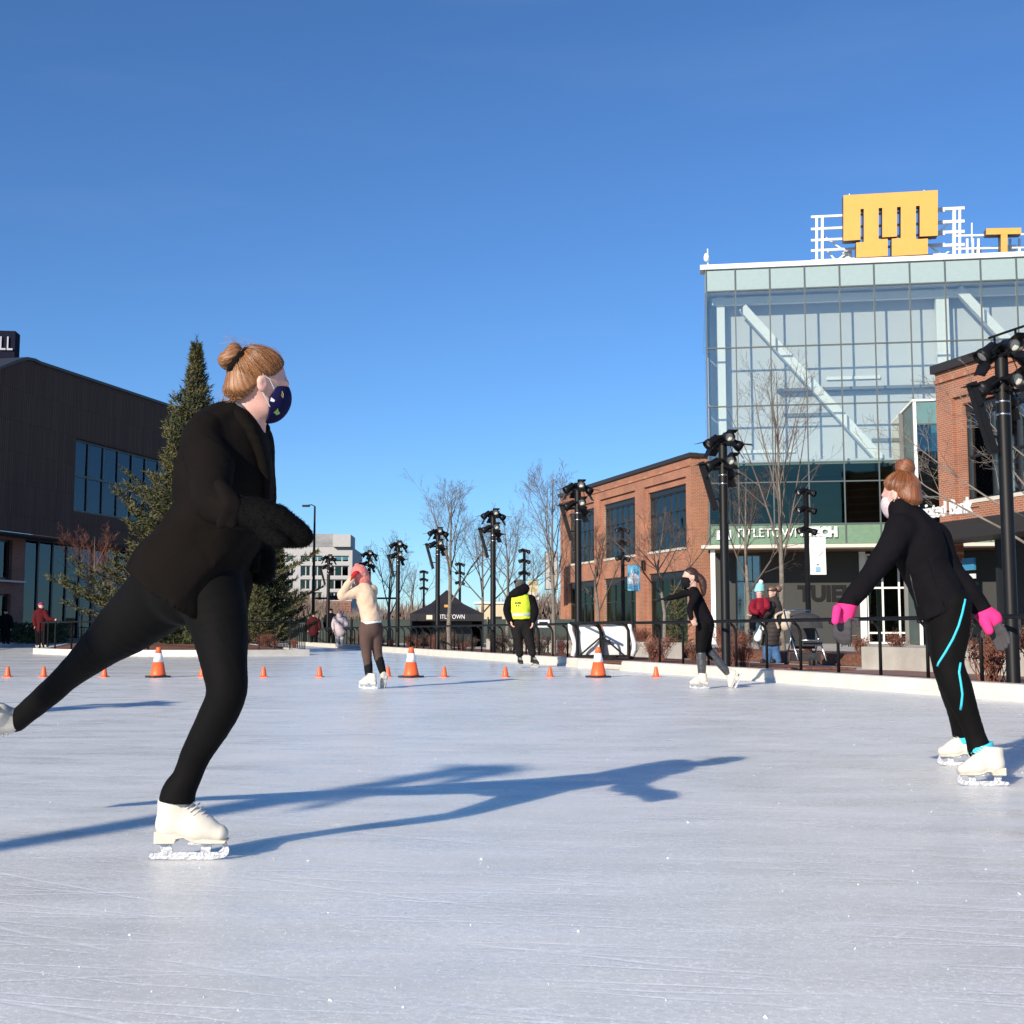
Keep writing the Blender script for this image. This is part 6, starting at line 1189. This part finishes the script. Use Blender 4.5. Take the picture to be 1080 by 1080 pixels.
m_pk = cloth('dusty_pink_knit', (0.66, 0.22, 0.19), .9, .15, 120, .5); garment(r, 'beanie', m_pk, [chain([(379, 604, D, 8.8), (382, 610, D + .03, 8.4)]), chain([(383, 612, D + .02, 8), (383, 616, D + .02, 6.5)])], .009, .02, (), .004, 50, 43); garment(r, 'pompom', m_pk, [chain([(376.5, 597.5, D, 3.2)])], .008, 0, (), .006, 60, 44)
m_rm = cloth('red_mitten', (0.42, 0.02, 0.03), .85, .15); garment(r, 'mitten', m_rm, [hand_prims(P(369, 613, D - .13), (.45, 0, .85), (.8, .3, 0), 1.0, .45, 1, .0125)], .008, .015); garment(r, 'mitten', m_rm, [hand_prims(P(390, 614, D + .30), (-.35, -.2, .85), (-.8, .1, 0), 1.0, .45, 1, .0125), chain([(388, 611, D + .25, 3.2), (387, 606, D + .2, 3)])], .008, .015); eyes(Hd, r)
skate(r, (-.96, .2, 0), (0, 0, 1), at=(gnd.x, gnd.y, .002)); skate(r, (-.22, .30, -.92), (-.3, .85, .35), shaft=P(404, 711, D + .08))

# ---- rink guard
D = 24.3; r = person((G(555, 704).x, D, 0), 'rink guard in neon yellow vest and dark hood standing by the kerb')
T1 = [(547, 626, D, 7), (549, 634, D, 10.5), (549.5, 645, D, 10), (550, 656, D, 10)]; A1 = [(538, 632, D, 4.5), (534.5, 644, D - .05, 4), (538, 655, D - .1, 3.2)]; A2 = [(560, 632, D, 4.7), (564, 644, D - .05, 4.2), (562, 655, D - .1, 3.2)]; L1 = [(545, 660, D, 7), (546.5, 676, D, 5.0), (548, 689, D, 4.0)]; L2 = [(555, 660, D, 7), (558.5, 676, D, 5.0), (561.5, 689, D, 4.0)]
Hd = Head(P(549, 619.5, D), (.25, .96, -.15), scale=1.0); garment(r, 'body', m_skin, [[Hd.prim()], chain([(548, 623, D, 3.4), (548, 629, D, 4)]), chain(thin(T1[:3], .6)), chain(thin(A1, .75)), chain(thin(A2, .75)), chain(thin(L1, .75)), chain(thin(L2, .75)), hand_prims(P(538, 655, D - .1), (.4, -.1, -.9), (.8, 0, .2), .95, .4), hand_prims(P(562, 655, D - .1), (-.1, -.1, -1), (-.8, 0, 0), .95, .4)], .013, .02)
garment(r, 'jacket', m_jack, [chain(T1, .75), chain(A1), chain(A2)], .014, .03, [pix_cut(530, 658, 570, 658, D, 1)], .006, 12, 51); garment(r, 'hood', m_jack, [chain([(540, 627, D - .06, 3.5), (546, 625, D - .1, 5.5), (553, 621, D - .06, 5.5)])], .012, .02, (), .005, 14, 52)
m_neon = cloth('neon_yellow_vest', (0.62, 0.78, 0.05), .7, .08, 200, .15); vo, vV, vQ = garment(r, 'safety_vest', m_neon, [chain([(548, 630, D, 9.8), (549, 637, D, 11.2), (549.5, 646, D, 10.8), (550, 656, D, 10.8)], .82)], .012, .02, [pix_cut(530, 653.5, 572, 652.5, D, 1), pix_cut(530, 627.5, 572, 625.5, D, -1)], .005, 12, 53)
garment(vo, 'reflective_band', M('silver_reflective', (0.55, 0.56, 0.52), .35, .15), [chain([(549.5, 646, D, 11.0), (550, 655, D, 11.0)], .84)], .011, .0, [pix_cut(530, 650.5, 572, 649.5, D, 1), pix_cut(530, 647, 572, 646, D, -1)]); bv = BVHTree.FromPolygons([tuple(v) for v in vV], [tuple(int(i) for i in q) for q in vQ])
for (x0, x1, y0, y1) in ((543, 544.2, 635, 637), (544.7, 545.8, 635, 637), (546.4, 547.5, 634.8, 636.8), (547.9, 549, 634.8, 637), (544, 545.2, 638, 639.6), (546.4, 547.6, 638, 639.6)): decal([(x0, y0), (x1, y0), (x1, y1), (x0, y1)], m_frame, vo, bv, off=.01)
garment(r, 'trousers', cloth('black_snow_trousers', (0.014, 0.013, 0.013)), [chain(L1), chain(L2), chain([(550, 657, D, 9.5)], .8)], .014, .03, (), .006, 12, 54); garment(r, 'beanie', cloth('grey_beanie', (0.09, 0.085, 0.085), .9, .4, 90, .5), [chain([(548.5, 616.5, D, 5.4), (549, 618.5, D, 5.6)])], .010, .01, [pix_cut(540, 620, 558, 617.5, D, 1)], .003, 40, 55); garment(r, 'pompom', m_jack, [chain([(544, 613.8, D, 2)])], .010, 0, (), .004, 40, 56)
for x_, dx in ((549, .18), (564, .5)): p = G(x_, 704); skate(r, (dx, -.75, 0), (0, 0, 1), at=(p.x, p.y, .002), kind='b', s=1.12)

# ---- woman with a child on her arm, behind the railing
D = 24.0; r = person((P(814, 699, D).x, D, .09), 'woman in dark quilted coat and headband behind the railing, with pale backpack')
T1 = [(816, 633, D, 6), (817, 645, D, 8.5), (815.5, 660, D, 8.8), (813, 673, D, 8.8), (812, 684, D, 8.5)]; A1 = [(813, 639, D - .12, 5), (807, 648, D - .22, 4.2), (796, 650, D - .2, 3.4)]; L1 = [(810, 682, D, 5.5), (809, 697, D, 4.2)]; L2 = [(816, 682, D, 5.5), (820, 697, D, 4.2)]
Hd = Head(P(814.5, 625, D), (-.78, -.6, -.05), scale=.98); pu = lambda D_, X, Y, Z: D_ + .004 * np.sin(Z * 78)
garment(r, 'body', m_skin, [[Hd.prim()], chain([(815, 629, D, 3.4), (816, 635, D, 4)]), chain(thin(T1[:4], .75)), chain(thin(A1, .75)), chain(thin(L1, .75)), chain(thin(L2, .75)), hand_prims(P(796, 650, D - .2), (-1, 0, .1), (0, 0, 1), .9, .3)], .013, .02)
garment(r, 'quilted_coat', cloth('charcoal_quilted_coat', (0.045, 0.038, 0.036), .5, .2), [chain(T1), chain(A1)], .011, .03, [pix_cut(800, 681, 826, 681, D, 1)], .0, 12, 61, pu); m_jean = cloth('blue_denim', (0.06, 0.13, 0.25), .85, .3, 200); garment(r, 'jeans', m_jean, [chain(L1), chain(L2)], .012, .02, (), .004, 16, 62)
for q in (L1[-1], L2[-1]): garment(r, 'shoe', m_bootb, [chain([(P(q[0], 699, D) + Vector((0, .03, .04)), .05), (P(q[0], 699, D) + Vector((-.12, -.08, .03)), .04)])], .012, .01)
hair(Hd, m_hair4, r, (-1, 0, .5), .008, .014); garment(r, 'headband', cloth('charcoal_headband', (0.05, 0.045, 0.045)), [[(Hd.box()[0], Hd.box()[1], lambda X, Y, Z: np.maximum(Hd.cran(*Hd.loc(X, Y, Z), .014), np.abs(Hd.loc(X, Y, Z)[2] - .055 + .2 * Hd.loc(X, Y, Z)[0]) - .024))]], .008, 0); eyes(Hd, r); garment(r, 'hair_knot', m_hair4, [chain([(821, 621, D + .05, 3.5)])], .008, 0, (), .004, 40, 63)
b = empty('backpack', P(827, 652, D - .02), 0, 'cream drawstring backpack on the woman behind the railing', 'backpack'); m_bag = cloth('cream_canvas', (0.56, 0.47, 0.36), .9, .1, 150); garment(b, 'bag_body', m_bag, [chain([(827, 649, D - .02, 6.2), (827.5, 658, D - .02, 7.2)], .8)], .011, .02, (), .006, 12, 64); garment(b, 'strap', m_bag, [chain([(824, 646, D - .12, 1.4), (818, 650, D - .2, 1.3), (821, 662, D - .15, 1.3)])], .008, .01); garment(b, 'flap', m_bag, [chain([(823, 647, D - .03, 3.4), (831, 647, D - .03, 3.2)])], .010, .01)
bg_ = empty('tote_bag', P(802, 672, D - .2), 0, 'small white bag hanging at the woman\'s side', 'bag'); garment(bg_, 'bag_body', m_ban_w, [chain([(800, 667, D - .2, 3.6), (799, 673, D - .2, 3.8)], .6)], .010, .01, (), .004, 14, 65); garment(bg_, 'handle', m_ban_w, [chain([(800, 664, D - .2, .9), (803, 656, D - .2, .9), (805, 664, D - .2, .9)])], .008, 0)
r = person(P(800, 650, D - .2), 'small child in maroon jacket and aqua pompom hat held by the woman'); Dk = D - .22; Hd = Head(P(801, 626, Dk), (-.35, -.93, -.1), scale=.80)
garment(r, 'body', m_skin_p, [[Hd.prim()], chain([(801, 629, Dk, 2.6), (801, 640, Dk, 5), (799, 648, Dk, 5)]), chain([(798, 648, Dk - .05, 3.4), (794, 656, Dk - .1, 2.8), (794, 664, Dk - .05, 2.2)])], .012, .02); m_mar = cloth('maroon_puffer', (0.20, 0.012, 0.025), .45, .25)
garment(r, 'puffer_jacket', m_mar, [chain([(801, 635, Dk, 5.5), (800.5, 641, Dk, 8.4), (799.5, 646, Dk, 7.2)]), chain([(795, 636, Dk - .05, 4), (793, 643, Dk - .12, 3.6), (798, 646, Dk - .2, 3)]), chain([(808, 634, Dk - .03, 3.8), (809, 640, Dk - .1, 3.4)])], .011, .02, (), .005, 22, 66); garment(r, 'trousers', m_jack, [chain([(798, 649, Dk - .05, 4.4), (794, 656, Dk - .1, 3.6), (794, 663, Dk - .05, 3.2)])], .012, .02); garment(r, 'knit_hat', cloth('aqua_knit', (0.28, 0.62, 0.60), .9, .12, 90, .5), [chain([(801.5, 619, Dk, 4.6), (801, 624, Dk + .01, 5.4)])], .010, .01, [pix_cut(790, 624.2, 812, 623.2, Dk - .05, 1)], .004, 40, 67); garment(r, 'pompom', m_ban_w, [chain([(802.5, 613.8, Dk, 2.3)])], .009, 0, (), .005, 50, 68); eyes(Hd, r)
garment(r, 'shoe', m_bootb, [chain([(794, 664, Dk - .05, 2.6), (791, 666, Dk - .1, 2)])], .012, 0)

# ---- distant people
def far_person(px, yf, ytop, D, label, coat, legs, hat, face, skates=True, arm=None, wide=1.0, hoodc=None):
    k_ = S(px, 660, D); H = (yf - ytop); r = person((P(px, yf, D).x, D, max(P(px, yf, D).z, 0)), label); y = lambda t: yf - H * t; u = H / 40.0
    T = [(px, y(.80), D, 3.2 * u), (px, y(.72), D, 5.2 * u * wide), (px, y(.58), D, 5.0 * u * wide), (px, y(.42), D, 5.6 * u * wide)]; aL = [(px - 4.6 * u * wide, y(.77), D, 2.3 * u), (px - 6.4 * u * wide, y(.62), D - .05, 2 * u), (px - 6.0 * u * wide, y(.49), D - .12, 1.5 * u)]; aR = [(px + 4.6 * u * wide, y(.77), D, 2.3 * u), (px + 6.4 * u * wide, y(.62), D - .05, 2 * u), (px + 6.0 * u * wide, y(.49), D - .12, 1.5 * u)]
    if arm: aR = [aR[0], (px + 6.5 * u, y(.63), D - .1, 2 * u), (px + 11 * u, y(.61), D - .12, 1.5 * u)]
    Ls = [[(px + s_ * 2.3 * u, y(.44), D, 3 * u), (px + s_ * 2.4 * u, y(.25), D, 2.2 * u), (px + s_ * 2.4 * u, y(.08), D, 1.7 * u)] for s_ in (-1, 1)]
    Hd = Head(P(px, y(.905), D), face, scale=H * k_ / 1.70)
    garment(r, 'body', m_skin, [[Hd.prim()], chain([(px, y(.86), D, 1.6 * u), (px, y(.80), D, 2 * u)]), chain(thin(T, .75)), chain(thin(aL, .7)), chain(thin(aR, .7)), chain(thin(Ls[0], .75)), chain(thin(Ls[1], .75))] + [hand_prims(P(*a[-1][:3]), (0, -.2, -1) if not arm or a is aL else (1, -.2, 0), (-1, 0, .1), .9, .3) for a in (aL, aR)], .016, .02)
    garment(r, 'coat', coat, [chain(T, .8), chain(aL), chain(aR)], .018, .03, (), .008, 9, int(px)); garment(r, 'trousers', legs, [chain(l) for l in Ls], .018, .02); garment(r, 'hat', hat, [[(Hd.box()[0], Hd.box()[1], lambda X, Y, Z: np.maximum(Hd.cran(*Hd.loc(X, Y, Z), .014), (.028 - Hd.loc(X, Y, Z)[2]) * Hd.k))]], .014, 0)
    if hoodc: garment(r, 'hood', hoodc, [chain([(px, y(.84), D - .06, 3.6 * u)])], .016, 0)
    for s_ in (-1, 1):
        p = P(px + s_ * 2.4 * u, yf, D); f = Vector((face[0], face[1], 0)) + Vector((s_ * .25, 0, 0))
        skate(r, f, (0, 0, 1), at=(p.x, p.y, max(p.z, .002)), kind='w' if skates else 'b', s=H * k_ / 1.70)
    return r
lav = cloth('lavender_down_coat', (0.50, 0.42, 0.44), .6, .1); far_person(358.5, 683.5, 643, 52.75, 'distant skater in pale lavender hooded coat seen from behind', lav, cloth('pale_grey_trousers', (0.48, 0.46, 0.47)), cloth('rose_hat', (0.45, 0.12, 0.10)), (0, 1, 0), True, None, 1.1, lav)
far_person(331, 681, 646, 60.5, 'distant person in dark maroon coat walking away', cloth('dark_maroon_coat', (0.06, 0.010, 0.014)), m_jack, m_hair3, (-.2, 1, 0), False, None, 1.1); far_person(349, 681, 641, 61, 'distant person in black beside the lavender-coated skater', m_jack, m_jack, m_jack, (.1, 1, 0), False)
far_person(43, 683.5, 634.5, 51, 'girl in dark red coat and magenta hat skating left of the spruce', cloth('deep_red_coat', (0.075, 0.010, 0.013)), m_jack, cloth('magenta_hat', (0.32, 0.03, 0.14)), (.9, -.4, 0), True, True, .8)
far_person(6, 681, 642, 58, 'dark-clothed person at the left picture edge near the terrace', m_jack, m_jack, m_jack, (.3, 1, 0), False)
